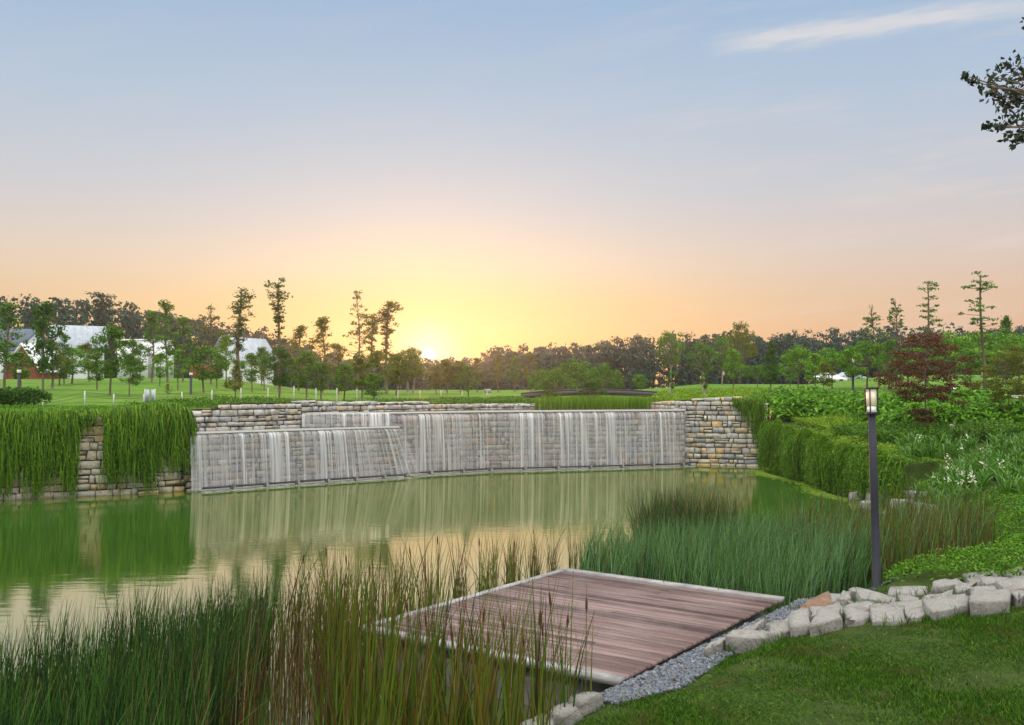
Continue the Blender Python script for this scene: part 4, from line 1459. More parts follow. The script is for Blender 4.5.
def mound_bed(name, label, poly, n, zf, h, r, leaf, per, mat, seed, cat='shrubs', asp=0.45):
    """overlapping rounded shrubs; leaves on each one's shell"""
    rng = rs(seed)
    X, Y = scatter(poly, n, rng)
    mb = MB()
    for x, y in zip(X, Y):
        hh, rr = h * rng.uniform(0.6, 1.15), r * rng.uniform(0.7, 1.2)
        v = rng.normal(size=(per, 3))
        v[:, 2] = np.abs(v[:, 2]) + 0.25
        v /= np.linalg.norm(v, axis=1)[:, None]
        rad = rng.uniform(0.70, 1.12, per)[:, None]
        P = np.array([x, y, float(zf(x, y))]) + v * rad * [rr, rr, hh]
        nr = v * 0.7 + rng.normal(0, 0.5, v.shape) + [0, 0, 0.5]
        mb.leaves(P, nr, leaf, leaf * asp, rng)
    return tag(mb.build(name, M[mat]), label, cat, kind='stuff')


mound_bed('shrubbery', 'broad leaved glossy shrubs in front of the red-leaved tree', [(13.0, 33.4), (28, 33.0), (28, 37.5), (13.4, 37.2)], 120, zright, 0.95, 0.75, 0.22, 330, 'shrub', 76)
mound_bed('shrubbery', 'broad leaved bright shrubs on the terrace behind the lamp', [(10.9, 37.8), (19.5, 37.4), (20.5, 41.2), (10.8, 41.0)], 80, zright, 0.9, 0.75, 0.22, 330, 'shrub', 77)
mound_bed('shrubbery', 'rows of pale flecked shrubs further back on the right terrace', [(10.5, 41.8), (26, 41.4), (24, 45.5), (17, 47), (14, 49)], 150, zback, 0.50, 0.85, 0.20, 170, 'cover', 78)
leafbed('ground_cover', 'yellowish ground cover mound above the dry stone wall', [(5.9, 46.4), (6.9, 43.6), (7.6, 41.7), (10.2, 41.2), (15, 46), (14, 52), (8, 52)], 30000, zback, 0.40, 0.11, 'cover_yellow', 79, 'ground cover', lumps=0.7, lumph=0.5)
leafbed('ground_cover', 'dark creeping ground cover strip along the top of the left stone blocks', [(-11.3, 32.3), (-9.5, 33.8), (-7.9, 35.9), (-4.6, 39.6), (-0.2, 43.7), (2.0, 45.6), (2.0, 48.5), (-2, 48), (-7, 42.5), (-11.5, 36.5), (-13.5, 32.5)],
        34000, zback, 0.30, 0.10, 'leaf_mid', 80, 'ground cover', lumps=0.9, lumph=0.6)
leafbed('ground_cover', 'weedy low planting strip behind the vine covered wall', [(-30, 25.6), (-15.1, 29.1), (-12.5, 30.7), (-12.5, 33.6), (-15.5, 33.2), (-30, 30)], 26000, zback, 0.13, 0.08, 'cover', 81, 'ground cover', lumps=0.9, lumph=0.75)
leafbed('shrubbery', 'dark round shrub behind the wire fence at the far left', [(-18.8, 32.2), (-16.6, 32.6), (-16.7, 34.6), (-18.8, 34.6)], 5000, zback, 0.75, 0.12, 'leaf_dark', 82, 'shrub', lumps=0.6, lumph=0.5)


mound_bed('shrubbery', 'loose small leaved shrubs spilling along the top edge of the terrace wall', [(10.3, 26.6), (11.9, 26.4), (12.0, 31), (11.9, 38.6), (10.6, 38.6), (10.2, 33)], 46, lambda x, y: np.minimum(zright(x, y), 1.50) - 0.1 + 0.0 * np.asarray(x), 0.42, 0.60, 0.075, 620, 'cover_yellow', 84, 'shrubs', 0.45)
rng = rs(85)
mb = MB()
k = 2600
Ya = rng.uniform(25.5, 38.5, k)
Xa = shore(Ya) - 0.55 - np.abs(rng.normal(0, 0.28, k)) - 0.25 * np.sin(Ya * 0.9)
mb.leaves(np.c_[Xa, Ya, np.full(k, 0.006) + rng.uniform(0, 0.004, k)], np.c_[rng.normal(0, 0.03, (k, 2)), np.ones(k)], 0.10, 0.06, rng)
k = 500
Xa, Ya = rng.uniform(-4.5, 8, k), rng.uniform(11, 30, k)
mb.leaves(np.c_[Xa, Ya, np.full(k, 0.006)], np.c_[rng.normal(0, 0.03, (k, 2)), np.ones(k)], 0.035, 0.02, rng)
tag(mb.build('algae', M['cover_yellow']), 'yellow green floating algae and leaves drifting along the right shore', 'algae', kind='stuff')


# ------------------------------------------------------------------ trees
def crown_from(clumps, mb, rng, leaf, dens, up=0.35, asp=0.5):
    for (c_, r_) in clumps:
        c_, r_ = np.asarray(c_, float), np.asarray(r_, float)
        k = max(20, int(22.0 * dens * (r_[0] * r_[1] + r_[0] * r_[2] + r_[1] * r_[2]) / 3 / (leaf * leaf)))
        v = rng.normal(size=(k, 3))
        v /= np.linalg.norm(v, axis=1)[:, None]
        rad = rng.uniform(0.0, 1.0, k) ** 0.45 * rng.uniform(0.8, 1.18, k)
        P = c_ + v * rad[:, None] * r_
        nr = v * 0.8 + rng.normal(0, 0.5, (k, 3))
        nr[:, 2] += up
        mb.leaves(P, nr, leaf, leaf * asp, rng)


def limb(mb, a, b_, r0, r1, rng, wob=0.06, n=5):
    t = np.linspace(0, 1, n)[:, None]
    a, b_ = np.asarray(a, float), np.asarray(b_, float)
    L = np.linalg.norm(b_ - a)
    P = a * (1 - t) + b_ * t
    P[1:-1] += rng.normal(0, wob * L * 0.4, (n - 2, 3))
    P[:, 2] += 0.10 * L * np.sin(t[:, 0] * math.pi) * -0.3
    mb.tube(P, np.linspace(r0, r1, n), 5)


def make_tree(kind, seed):
    """unit-height tree; returns (trunk mesh, crown mesh)"""
    rng = rs(seed)
    tr, cr = MB(), MB()
    cl = []
    bend = rng.normal(0, 0.018, 2)
    ax = lambda z: np.array([bend[0] * math.sin(z * 5 + seed), bend[1] * math.sin(z * 4 + seed), z])

    def trunk(r0, r1, top):
        t = np.linspace(-0.03, top, 9)
        tr.tube([ax(z) for z in t], np.linspace(r0, r1, 9), 7)
    bark, lm = 'bark', 'leaf_mid'
    if kind == 'tall':          # bare stem with leaf tufts in whorls up its whole length
        trunk(0.011, 0.004, 0.99)
        lm = 'leaf_dark'
        z = 0.30 + 0.1 * rng.random()
        while z < 0.99:
            for _ in range(rng.integers(1, 4)):
                a = rng.uniform(0, 6.28)
                big = (0.4 + 0.9 * max(0, z - 0.55) / 0.45)
                rr = rng.uniform(0.012, 0.06) * big
                e = ax(z) + np.array([math.cos(a) * rr, math.sin(a) * rr, rng.uniform(0.0, 0.03)])
                limb(tr, ax(z - 0.015), e, 0.003, 0.0015, rng)
                cl.append((e + rng.normal(0, 0.008, 3), np.array([1, 1, 0.9]) * rng.uniform(0.015, 0.036) * (0.7 + 0.5 * big)))
            z += rng.uniform(0.016, 0.045) * (1.1 if z < 0.6 else 0.55)
        crown_from(cl, cr, rng, 0.016, 0.30, 0.1, 0.7)
    elif kind == 'spindly':     # thin conifer-like stem, sparse twigs
        trunk(0.010, 0.002, 1.0)
        lm = 'leaf_olive'
        for _ in range(70):
            z = rng.uniform(0.35, 0.97)
            a = rng.uniform(0, 6.28)
            rr = (1 - z) * rng.uniform(0.10, 0.26) + 0.015
            e = ax(z) + np.array([math.cos(a) * rr, math.sin(a) * rr, rng.uniform(0.0, 0.05)])
            limb(tr, ax(z - 0.02), e, 0.0028, 0.001, rng)
            if z < 0.85 or rng.random() < 0.4:
                cl.append((e, np.array([1, 1, 0.7]) * rng.uniform(0.016, 0.036)))
        crown_from(cl, cr, rng, 0.016, 0.30, 0.1, 0.7)
    elif kind == 'layered':     # whorled flat plates (right-hand slim trees)
        trunk(0.012, 0.004, 0.98)
        lm = 'leaf_mid'
        z = 0.36
        while z < 0.99:
            for _ in range(rng.integers(2, 6)):
                a = rng.uniform(0, 6.28)
                rr = rng.uniform(0.02, 0.15) * (1.2 - 0.75 * z)
                e = ax(z) + np.array([math.cos(a) * rr, math.sin(a) * rr, rng.uniform(-0.012, 0.025)])
                limb(tr, ax(z - 0.015), e, 0.003, 0.001, rng)
                cl.append((e, np.array([1.3, 1.3, 0.5]) * rng.uniform(0.014, 0.036)))
            z += rng.uniform(0.025, 0.075)
        crown_from(cl, cr, rng, 0.018, 0.40, 0.5, 0.65)
    elif kind == 'sparse':      # young airy tree, open oval crown
        trunk(0.013, 0.004, 0.95)
        for _ in range(48):
            z = rng.uniform(0.30, 0.97)
            a = rng.uniform(0, 6.28)
            rr = rng.uniform(0.03, 0.17) * math.sin(min(1, (z - 0.22) / 0.6) * 2.6 + 0.2)
            e = ax(z) + np.array([math.cos(a) * rr, math.sin(a) * rr, 0.02])
            limb(tr, ax(z - 0.06), e, 0.004, 0.0015, rng)
            cl.append((e, np.array([1, 1, 0.75]) * rng.uniform(0.032, 0.075)))
        crown_from(cl, cr, rng, 0.028, 0.40, 0.3, 0.6)
    elif kind == 'bushy':       # dense oval crown over a bare stem
        trunk(0.017, 0.006, 0.85)
        for _ in range(46):
            z = rng.uniform(0.30, 0.95)
            a = rng.uniform(0, 6.28)
            prof = math.sin(math.pi * ((z - 0.24) / 0.78) ** 0.75)
            rr = 0.30 * prof * rng.uniform(0.15, 1.0)
            e = ax(z) + np.array([math.cos(a) * rr, math.sin(a) * rr, 0])
            if rng.random() < 0.5:
                limb(tr, ax(max(0.28, z - 0.12)), e, 0.006, 0.002, rng)
            cl.append((e, np.array([1, 1, 0.8]) * rng.uniform(0.055, 0.115)))
        crown_from(cl, cr, rng, 0.042, 0.50, 0.3, 0.6)
    elif kind == 'cone':
        trunk(0.016, 0.005, 0.9)
        lm = 'leaf_dark'
        for _ in range(60):
            z = rng.uniform(0.22, 0.98)
            a = rng.uniform(0, 6.28)
            prof = min(1.0, (z - 0.15) / 0.18) * (1.02 - z) / 0.8
            rr = 0.25 * prof * rng.uniform(0.2, 1.0)
            e = ax(z) + np.array([math.cos(a) * rr, math.sin(a) * rr, 0])
            cl.append((e, np.array([1, 1, 0.9]) * (0.03 + 0.065 * prof)))
        crown_from(cl, cr, rng, 0.036, 0.55, 0.3, 0.6)
    elif kind == 'umbrella':    # wide flat spreading crown on forked limbs
        trunk(0.024, 0.012, 0.5)
        lm = 'leaf_bright'
        for _ in range(56):
            a = rng.uniform(0, 6.28)
            rr = 0.62 * math.sqrt(rng.uniform(0.02, 1.0))
            zz = 0.92 - 0.34 * (rr / 0.62) ** 2 + rng.uniform(-0.22, 0.03)
            e = np.array([math.cos(a) * rr, math.sin(a) * rr, zz])
            if rng.random() < 0.5:
                limb(tr, ax(rng.uniform(0.38, 0.5)), e - [0, 0, 0.03], 0.010, 0.003, rng)
            cl.append((e, np.array([1.3, 1.3, 0.65]) * rng.uniform(0.07, 0.145)))
        crown_from(cl, cr, rng, 0.046, 0.50, 0.6, 0.6)
    elif kind == 'spreading':   # big irregular open park tree
        bark = 'bark_pale'
        trunk(0.022, 0.010, 0.55)
        for _ in range(54):
            a = rng.uniform(0, 6.28)
            zz = rng.uniform(0.38, 0.97)
            rr = rng.uniform(0.05, 0.42) * math.sin(math.pi * (zz - 0.28) / 0.82)
            e = np.array([math.cos(a) * rr, math.sin(a) * rr, zz])
            limb(tr, ax(rng.uniform(0.3, 0.54)), e, 0.008, 0.002, rng)
            cl.append((e, np.array([1.2, 1.2, 0.65]) * rng.uniform(0.05, 0.12)))
        crown_from(cl, cr, rng, 0.036, 0.45, 0.5, 0.6)
    elif kind == 'red':
        trunk(0.012, 0.004, 0.9)
        bark, lm = 'bark', 'leaf_red'
        for (z, R_) in ((0.20, 0.14), (0.27, 0.12), (0.44, 0.34), (0.50, 0.26), (0.60, 0.45), (0.66, 0.42), (0.72, 0.42), (0.79, 0.40), (0.86, 0.36), (0.93, 0.26), (0.98, 0.12)):
            for _ in range(15 if R_ > 0.2 else 5):
                a = rng.uniform(0, 6.28)
                rr = R_ * math.sqrt(rng.uniform(0.05, 1))
                e = ax(z) + np.array([math.cos(a) * rr, math.sin(a) * rr, rng.uniform(-0.05, 0.05) * (R_ > 0.2) - 0.10 * (rr / 0.45) ** 2])
                if rng.random() < 0.5:
                    limb(tr, ax(z - 0.04), e, 0.004, 0.0012, rng)
                cl.append((e, np.array([1.4, 1.4, 0.5]) * rng.uniform(0.04, 0.085)))
        crown_from(cl, cr, rng, 0.023, 0.42, 0.6, 0.6)
    elif kind == 'palm':        # clump of long arching leaves
        bark = 'bark_pale'
        trunk(0.035, 0.03, 0.35)
        tr.tube([(0.02, 0, 0.1), (0.12, 0.03, 0.55)], [0.03, 0.02], 6)
        for c_ in ((0, 0, 0.36), (0.12, 0.03, 0.56), (-0.03, 0.0, 0.75)):
            k = 40
            a = rng.uniform(0, 6.28, k)
            r_ = rng.uniform(0.08, 0.26, k)
            cr.blades(np.repeat([c_], k, 0) + rng.normal(0, 0.01, (k, 3)), rng.uniform(0.05, 0.30, k), np.c_[np.cos(a) * r_, np.sin(a) * r_], rng.uniform(0.025, 0.04, k), rng, 0, 4, 1.3, 0.1, 0.3)
    return tr.mesh('trunk', M[bark], True), cr, lm


_cache = {}


def proto(kind, var, leafm):
    key = (kind, var, leafm)
    if key not in _cache:
        t, cr, lm = make_tree(kind, 400 + 37 * var + sum(map(ord, kind)))
        _cache[key] = (t, cr.mesh('crown', M[leafm or lm]))
    return _cache[key]


KN = {'tall': 'slender_tree', 'spindly': 'slender_tree', 'layered': 'slender_tree', 'sparse': 'young_tree', 'bushy': 'young_tree', 'cone': 'conical_tree',
      'umbrella': 'umbrella_tree', 'spreading': 'park_tree', 'red': 'red_leaf_tree', 'palm': 'dracaena_plant'}


WIDE = {'bushy': 1.12, 'sparse': 1.2, 'umbrella': 1.05}


def plant(px, top, dist, kind, label, var=0, leafm=None, widen=1.0, group='young trees planted on the park lawn', zf=zback, cat='tree'):
    x = (px - 512.0) / F * dist
    z = float(zf(x, dist))
    zt = CAMZ - (top - HZ) / F * dist
    h = max(0.6, zt - z)
    t, c_ = proto(kind, var, leafm)
    o = thing(KN[kind], label, cat, (x, dist, z), (px * 0.37) % 6.28, group, (h * widen * WIDE.get(kind, 1.0), h * widen * WIDE.get(kind, 1.0), h))
    link('trunk', t, o)
    link('crown', c_, o)
    return o


T = [
 # left, in front of the houses
 (6, 304, 46, 'sparse', 'airy young tree at the far left edge in front of the navy-roofed house', 0, None, 1.1),
 (43, 299, 44, 'bushy', 'tall dense green tree in front of the red brick gable', 1, 'leaf_dark', 0.62),
 (52, 340, 50, 'sparse', 'small olive-brown young tree before the red brick wall', 2, 'leaf_olive', 1.7),
 (72, 346, 62, 'bushy', 'low round bright bush tree under the grey roofed house', 0, 'leaf_bright', 1.5),
 (64, 334, 60, 'sparse', 'airy young tree in front of the pale grey ribbed roof', 3, None, 1.1),
 (133, 338, 60, 'bushy', 'upright leafy tree in front of the white flat block, nearest the dense oval tree', 1, None, 0.8),
 (262, 346, 62, 'bushy', 'leafy tree before the right end of the blue grey roof', 3, None, 0.9),
 (217, 352, 52, 'bushy', 'low leafy tree beside the brick porch', 2, None, 1.0),
 (60, 356, 58, 'bushy', 'low dark bush tree between the red brick gable and the round bush tree', 3, 'leaf_mid', 1.5),
 (97, 352, 50, 'bushy', 'small leafy tree close behind the dense oval tree', 1, 'leaf_mid', 1.1),
 (20, 350, 52, 'bushy', 'low bush tree in front of the navy-roofed house', 2, 'leaf_mid', 1.3),
 (88, 341, 66, 'bushy', 'small orange-tinted tree between round bush tree and dense oval tree', 2, 'leaf_olive', 1.0),
 (111, 322, 43, 'bushy', 'dense dark oval tree standing alone left of the white flat block', 2, None, 0.85),
 (130, 352, 42, 'bushy', 'small leaning tree just left of the grey sign board', 3, None, 0.9),
 (96, 293, 105, 'tall', 'tall clumpy silhouette tree rising above the grey roof', 3, 'leaf_far', 1.8),
 (140, 345, 64, 'sparse', 'thin pale-trunked sapling before the white flat block', 1, None, 1.2),
 (152, 312, 62, 'sparse', 'slim airy tree on the left of the trio by the white block', 3, None, 1.0),
 (166, 302, 64, 'sparse', 'tallest airy tree of the trio by the white block', 0, None, 0.95),
 (183, 317, 66, 'sparse', 'airy tree on the right of the trio by the white block', 1, None, 1.1),
 (160, 352, 56, 'bushy', 'low bright bushy tree under the airy trio', 1, 'leaf_bright', 1.0),
 (178, 350, 50, 'sparse', 'light green sapling beside the far lamp post', 2, 'leaf_bright', 1.2),
 (168, 384, 40, 'sparse', 'tiny reddish sapling near the sign board', 3, 'leaf_olive', 1.4),
 (211, 304, 58, 'spindly', 'bare-branched slender tree left of the grey house', 0, 'leaf_olive', 1.5),
 (204, 344, 45, 'bushy', 'round dense green tree in front of the brick porch', 0, None, 1.15),
 (226, 334, 60, 'bushy', 'bright leafy tree partly hiding the grey house gable', 3, 'leaf_bright', 0.8),
 (239, 288, 56, 'tall', 'tall slender tree with a round tufted head above the grey house', 0, None, 2.0),
 (236, 358, 41, 'cone', 'small conical tree with brown top in front of the grey house', 0, 'leaf_olive', 1.15),
 (252, 352, 50, 'bushy', 'young tree right of the brown-topped conical tree', 1, None, 0.9),
 (264, 356, 55, 'sparse', 'thin young tree at the end of the grey house roof', 0, None, 1.3),
 (279, 281, 54, 'tall', 'tallest slender pole-like tree tufted from head to foot', 1, None, 1.5),
 (280, 346, 44, 'bushy', 'dense dark round tree at the foot of the tallest slender tree', 2, 'leaf_dark', 1.0),
 (299, 326, 62, 'sparse', 'airy brownish tree between two dense round trees', 2, 'leaf_olive', 1.2),
 (306, 350, 46, 'bushy', 'dense round tree right of the airy brownish tree', 3, None, 1.05),
 (323, 318, 60, 'sparse', 'open-crowned taller tree left of the sunlit row', 3, 'leaf_olive', 1.15),
 (321, 360, 47, 'bushy', 'small round tree under the open-crowned taller tree', 1, None, 1.0),
 (338, 345, 62, 'sparse', 'bronze airy tree behind the dense dark-stemmed tree', 1, 'leaf_olive', 1.4),
 (344, 362, 46, 'bushy', 'low dense tree with dark stem before the bronze airy tree', 0, None, 1.15),
 (358, 290, 60, 'spindly', 'tallest spindly tree of the sunlit group with a bare wispy tip', 1, 'leaf_olive', 1.1),
 (371, 314, 62, 'tall', 'middle tree of the tall sunlit group', 2, 'leaf_olive', 1.5),
 (387, 302, 62, 'tall', 'reddish round-headed tree on the right of the tall sunlit group', 3, 'leaf_olive', 1.9),
 (362, 352, 50, 'bushy', 'leafy tree under the tallest spindly sunlit tree', 2, 'leaf_olive', 1.1),
 (378, 349, 52, 'bushy', 'leafy tree under the middle sunlit tree', 3, 'leaf_olive', 1.2),
 (374, 372, 44, 'bushy', 'low pale bush tree in the front of the sunlit group', 1, 'leaf_mid', 1.4),
 (396, 352, 56, 'bushy', 'leafy tree under the reddish round-headed tree', 0, 'leaf_olive', 1.2),
 (408, 350, 60, 'spreading', 'golden-lit tree immediately left of the sun', 0, 'leaf_olive', 1.1),
 (414, 347, 64, 'spreading', 'golden-lit tree whose crown touches the sun disc', 1, 'leaf_olive', 1.0),
 (436, 364, 58, 'bushy', 'golden-lit low tree directly below the sun', 1, 'leaf_olive', 1.2),
 (447, 357, 60, 'bushy', 'golden-lit tree immediately right of the sun', 2, 'leaf_olive', 1.1),
 (460, 360, 60, 'bushy', 'golden-lit tree second to the right of the sun', 3, 'leaf_olive', 1.2),
 (468, 366, 48, 'sparse', 'small thin tree in front of the golden-lit row', 0, 'leaf_mid', 1.6),
 (477, 358, 66, 'sparse', 'pale open tree at the right end of the golden-lit row', 1, 'leaf_olive', 1.5),
 (498, 355, 74, 'sparse', 'pale open tree left of the lawn gap', 3, 'leaf_olive', 1.4),
 (515, 357, 78, 'sparse', 'pale open tree over the lawn gap', 0, 'leaf_mid', 1.6),
 (531, 354, 80, 'sparse', 'pale open tree right of the lawn gap', 2, 'leaf_olive', 1.4),
 # middle
 (552, 364, 58, 'umbrella', 'broad bright umbrella tree left of the large umbrella tree', 0, 'leaf_mid', 0.9),
 (576, 357, 60, 'umbrella', 'large bright umbrella tree spreading beside the footbridge', 1, 'leaf_mid', 0.8),
 (601, 361, 62, 'umbrella', 'dark rounded umbrella tree overhanging the footbridge', 2, 'leaf_mid', 0.75),
 (548, 376, 52, 'bushy', 'small bush tree under the left umbrella tree', 2, 'leaf_mid', 1.2),
 (590, 380, 48.5, 'bushy', 'dark waterside bush tree in front of the footbridge', 3, 'leaf_dark', 1.6),
 (641, 374, 66, 'bushy', 'tiny bright round tree beyond the footbridge', 1, 'leaf_bright', 1.5),
 (671, 331, 78, 'spreading', 'tall domed park tree nearest the footbridge', 2, None, 0.75),
 (703, 343, 66, 'spreading', 'large spreading park tree with pale bare limbs', 3, None, 0.95),
 (722, 336, 72, 'spreading', 'leaning park tree right of the large spreading tree', 0, None, 0.7),
 (740, 319, 92, 'umbrella', 'tall flat-topped tree rising over the far forest', 3, 'leaf_olive', 0.36),
 (733, 347, 58, 'bushy', 'upright oval bright tree beside the flat-topped tall tree', 0, 'leaf_bright', 0.8),
 (771, 340, 52, 'cone', 'dark conical tree standing clear in front of the forest', 1, None, 1.0),
 (757, 362, 62, 'umbrella', 'low spreading tree behind the dark conical tree', 0, 'leaf_mid', 0.9),
 (672, 369, 47, 'palm', 'clump of strappy dracaena left of a similar clump above the dry wall', 0, 'leaf_mid', 1.2),
 (705, 371, 46, 'palm', 'clump of strappy dracaena right of a similar clump above the dry wall', 1, 'leaf_mid', 1.2),
 # right
 (798, 344, 60, 'umbrella', 'bright flat-tiered tree right of the dark conical tree', 1, None, 0.7),
 (815, 352, 56, 'bushy', 'low bright leafy tree before the flat-tiered one', 1, 'leaf_bright', 1.1),
 (832, 345, 60, 'umbrella', 'bright tree in the middle of the dense right row', 2, None, 0.7),
 (824, 362, 52, 'bushy', 'small tree with brownish underside in the dense right row', 3, 'leaf_olive', 1.0),
 (852, 345, 58, 'bushy', 'tall leafy bright tree left of the lamp lantern', 2, 'leaf_bright', 0.95),
 (868, 336, 60, 'umbrella', 'bright domed tree directly above the lamp lantern', 0, None, 0.75),
 (790, 366, 66, 'bushy', 'small far tree between conical tree and right row', 0, 'leaf_bright', 1.2),
 (876, 307, 60, 'spindly', 'thin small-headed tree poking above the right row, left of a pair', 2, 'leaf_mid', 1.5),
 (896, 299, 58, 'spindly', 'thin small-headed tree poking above the right row, right of a pair', 3, 'leaf_mid', 1.3),
 (890, 340, 52, 'sparse', 'open young tree between the lamp and the red-leaved tree', 2, None, 1.2),
 (928, 282, 50, 'layered', 'slender tree with whorled tiers right behind the red-leaved tree', 0, None, 1.15),
 (908, 344, 56, 'umbrella', 'spreading tree behind the left side of the red-leaved tree', 2, 'leaf_mid', 0.9),
 (950, 330, 54, 'umbrella', 'flat umbrella tree right of the red-leaved tree', 1, None, 0.9),
 (983, 272, 50, 'layered', 'tallest slender tiered tree with a bare top at the right', 1, None, 1.35),
 (970, 352, 48, 'sparse', 'thin young tree on the lawn beside the pale path', 3, None, 1.2),
 (985, 329, 56, 'umbrella', 'flat umbrella tree behind the tallest tiered tree', 3, None, 0.9),
 (1006, 314, 62, 'bushy', 'round tufted tree top beyond the umbrella trees at the right edge', 1, 'leaf_mid', 0.4),
 (1020, 328, 54, 'umbrella', 'flat umbrella tree cut by the right edge', 0, None, 0.9),
]
for a in T:
    plant(*a)
plant(925, 333, 31.5, 'red', 'red-leaved layered tree standing among the broad leaved shrubs', 0, None, 0.95, group='red tinged ornamental trees', zf=zright)
plant(1008, 346, 34, 'red', 'olive and bronze layered tree near the pale path', 1, 'leaf_olive', 0.85, group='red tinged ornamental trees', zf=zright)


# ------------------------------------------------------------------ far forests (one mass each)
def forest(label, prof_px, prof_py, d0, d1, n, seed, px0, px1, leafm='leaf_far', leaf=0.62):
    rng = rs(seed)
    mb = MB()
    for i in range(n):
        px = rng.uniform(px0, px1)
        dist = rng.uniform(d0, d1)
        x = (px - 512.0) / F * dist
        z = float(zback(x, dist)) - 0.3
        top = CAMZ - (np.interp(px, prof_px, prof_py) + rng.normal(3, 5.0) - HZ) / F * dist
        H = max(3.0, top - z)
        tw = rng.normal(0, 0.4, 2)
        mb.tube([(x, dist, z), (x + tw[0] * 0.5, dist, z + H * 0.5), (x + tw[0], dist + tw[1], z + H * 0.92)], [0.14, 0.10, 0.04], 4, 1, False)
        k = rng.integers(10, 15)
        for _ in range(k):
            zz = z + H * (rng.uniform(0.30, 0.98) if _ > 2 else rng.uniform(0.02, 0.35))
            rr = rng.uniform(0.2, 1.9) * (1.15 - 0.5 * (zz - z) / H)
            a = rng.uniform(0, 6.28)
            c_ = np.array([x + tw[0] + math.cos(a) * rr, dist + math.sin(a) * rr, zz])
            m_ = 16
            v = rng.normal(size=(m_, 3))
            v /= np.linalg.norm(v, axis=1)[:, None]
            P = c_ + v * (rng.uniform(0, 1, m_) ** 0.5)[:, None] * np.array([1.0, 1.0, 0.65]) * rng.uniform(0.6, 1.25)
            mb.leaves(P, v + [0, 0, 0.4] + rng.normal(0, 0.5, v.shape), leaf, leaf * 0.55, rng)
    return tag(mb.build('forest', [M[leafm], M['bark_far']]), label, 'forest', kind='stuff')


forest('dark forest band behind the houses', [-120, 0, 60, 110, 140, 200, 260, 320], [297, 299, 298, 302, 310, 318, 334, 350], 125, 165, 300, 91, -140, 330)
forest('low hazy forest strip around the setting sun', [300, 400, 480, 560], [354, 364, 361, 353], 150, 200, 190, 92, 290, 560)
forest('long hazy forest wall beyond the footbridge and the right trees', [480, 545, 600, 650, 740, 820, 880, 1030, 1200], [356, 350, 343, 338, 339, 333, 333, 330, 328], 140, 185, 620, 93, 490, 1190)


# ------------------------------------------------------------------ overhanging tree at the upper right
ovz = float(zright(6.9, 8.6))
ot = thing('overhanging_tree', 'dark leafy branch of a near tree entering at the upper right', 'tree', (6.9, 8.6, ovz))
rng = rs(95)
tr, cr = MB(), MB()
H_ = 8.2 - ovz
limb(tr, (0, 0, -0.15), (0.15, 0, H_ * 0.55), 0.15, 0.10, rng, 0.02)
limb(tr, (0.15, 0, H_ * 0.55), (0.3, 0.1, H_), 0.10, 0.04, rng, 0.03)
tips = []
H0 = np.array([0.15, 0, H_ * 0.55])


def world2ot(px, py, dist):
    return at(px, py, dist) - np.array([6.9, 8.6, ovz])


limb(tr, H0, world2ot(1120, 110, 8.5), 0.055, 0.022, rng, 0.03, 7)
for (px, py, r_) in ((1010, 62, .10), (1000, 75, .13), (990, 84, .10), (978, 79, .05), (969, 73, .035), (1013, 84, .20), (1022, 100, .22), (1008, 100, .16), (1016, 118, .16), (1024, 70, .15),
                     (996, 92, .10), (990, 124, .055), (1002, 126, .07), (1016, 138, .10), (1024, 134, .16), (1040, 80, .3), (1046, 120, .3), (1060, 60, .35), (1070, 100, .4), (1100, 80, .5), (1130, 40, .5), (1100, 20, .45), (1150, 100, .5), (1060, 20, .3)):
    c_ = world2ot(px, py, 8.3 + rng.uniform(-0.2, 0.4))
    limb(tr, world2ot(1120, 110, 8.5), c_, 0.022, 0.004, rng, 0.05)
    tips.append((c_, np.array([1, 1, 0.8]) * r_))
crown_from(tips, cr, rng, 0.065, 0.35, 0.1, 0.55)
big = []
for k in range(46):
    a = rng.uniform(0, 6.28)
    zz = rng.uniform(6.9, 10.2) - ovz
    rr = 1.9 * math.sqrt(rng.uniform(0.02, 1)) * math.sin(math.pi * min(1, (zz + ovz - 6.2) / 4.4)) + 0.1
    e_ = np.array([0.45 + math.cos(a) * rr, 0.2 + math.sin(a) * rr, zz])
    if k % 2 == 0:
        limb(tr, (0.2, 0.05, rng.uniform(0.6, 0.95) * H_), e_, 0.035, 0.006, rng, 0.05)
    big.append((e_, np.array([1, 1, 0.75]) * rng.uniform(0.35, 0.6)))
crown_from(big, cr, rng, 0.08, 0.12, 0.2, 0.55)
tr.build('trunk', M['bark'], ot, smooth=True)
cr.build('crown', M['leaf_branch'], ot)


# ------------------------------------------------------------------ wire fence along the top of the walls
fence = thing('wire_fence', 'low white-posted wire fence along the top of the retaining walls', 'fence')
fp = [(43, 415, 33.0, 13), (85, 413, 33.0, 22), (114, 411, 33.4, 17), (144, 409, 33.8, 15), (182, 406, 34.5, 14), (212, 404, 35.0, 14), (241, 402, 36.2, 14), (268, 401, 37.4, 13), (294, 400, 39, 14), (316, 400, 40.5, 12),
      (337, 400, 42, 12), (357, 400, 43.5, 11), (378, 400, 45, 11), (398, 400, 46.5, 10), (420, 400, 47.5, 10), (441, 400, 48.5, 10), (462, 401, 49.5, 10), (487, 401, 50.5, 10)]
tops = []
for (px, py, dist, hp) in fp:
    x = (px - 512.0) / F * dist
    z = float(zback(x, dist))
    zt = CAMZ - (py - hp - HZ) / F * dist
    MB().box((x, dist, (z + zt) / 2 - 0.05), (0.036, 0.036, zt - z + 0.1)).build('post', M['post'], fence)
    tops.append((x, dist, zt, z))
mb = MB()
for fr in (0.35, 0.65, 0.93):
    mb.tube([(x, y, z0_ + (zt - z0_) * fr) for (x, y, zt, z0_) in tops], 0.006, 4)
mb.build('wires', M['dark_metal'], fence)

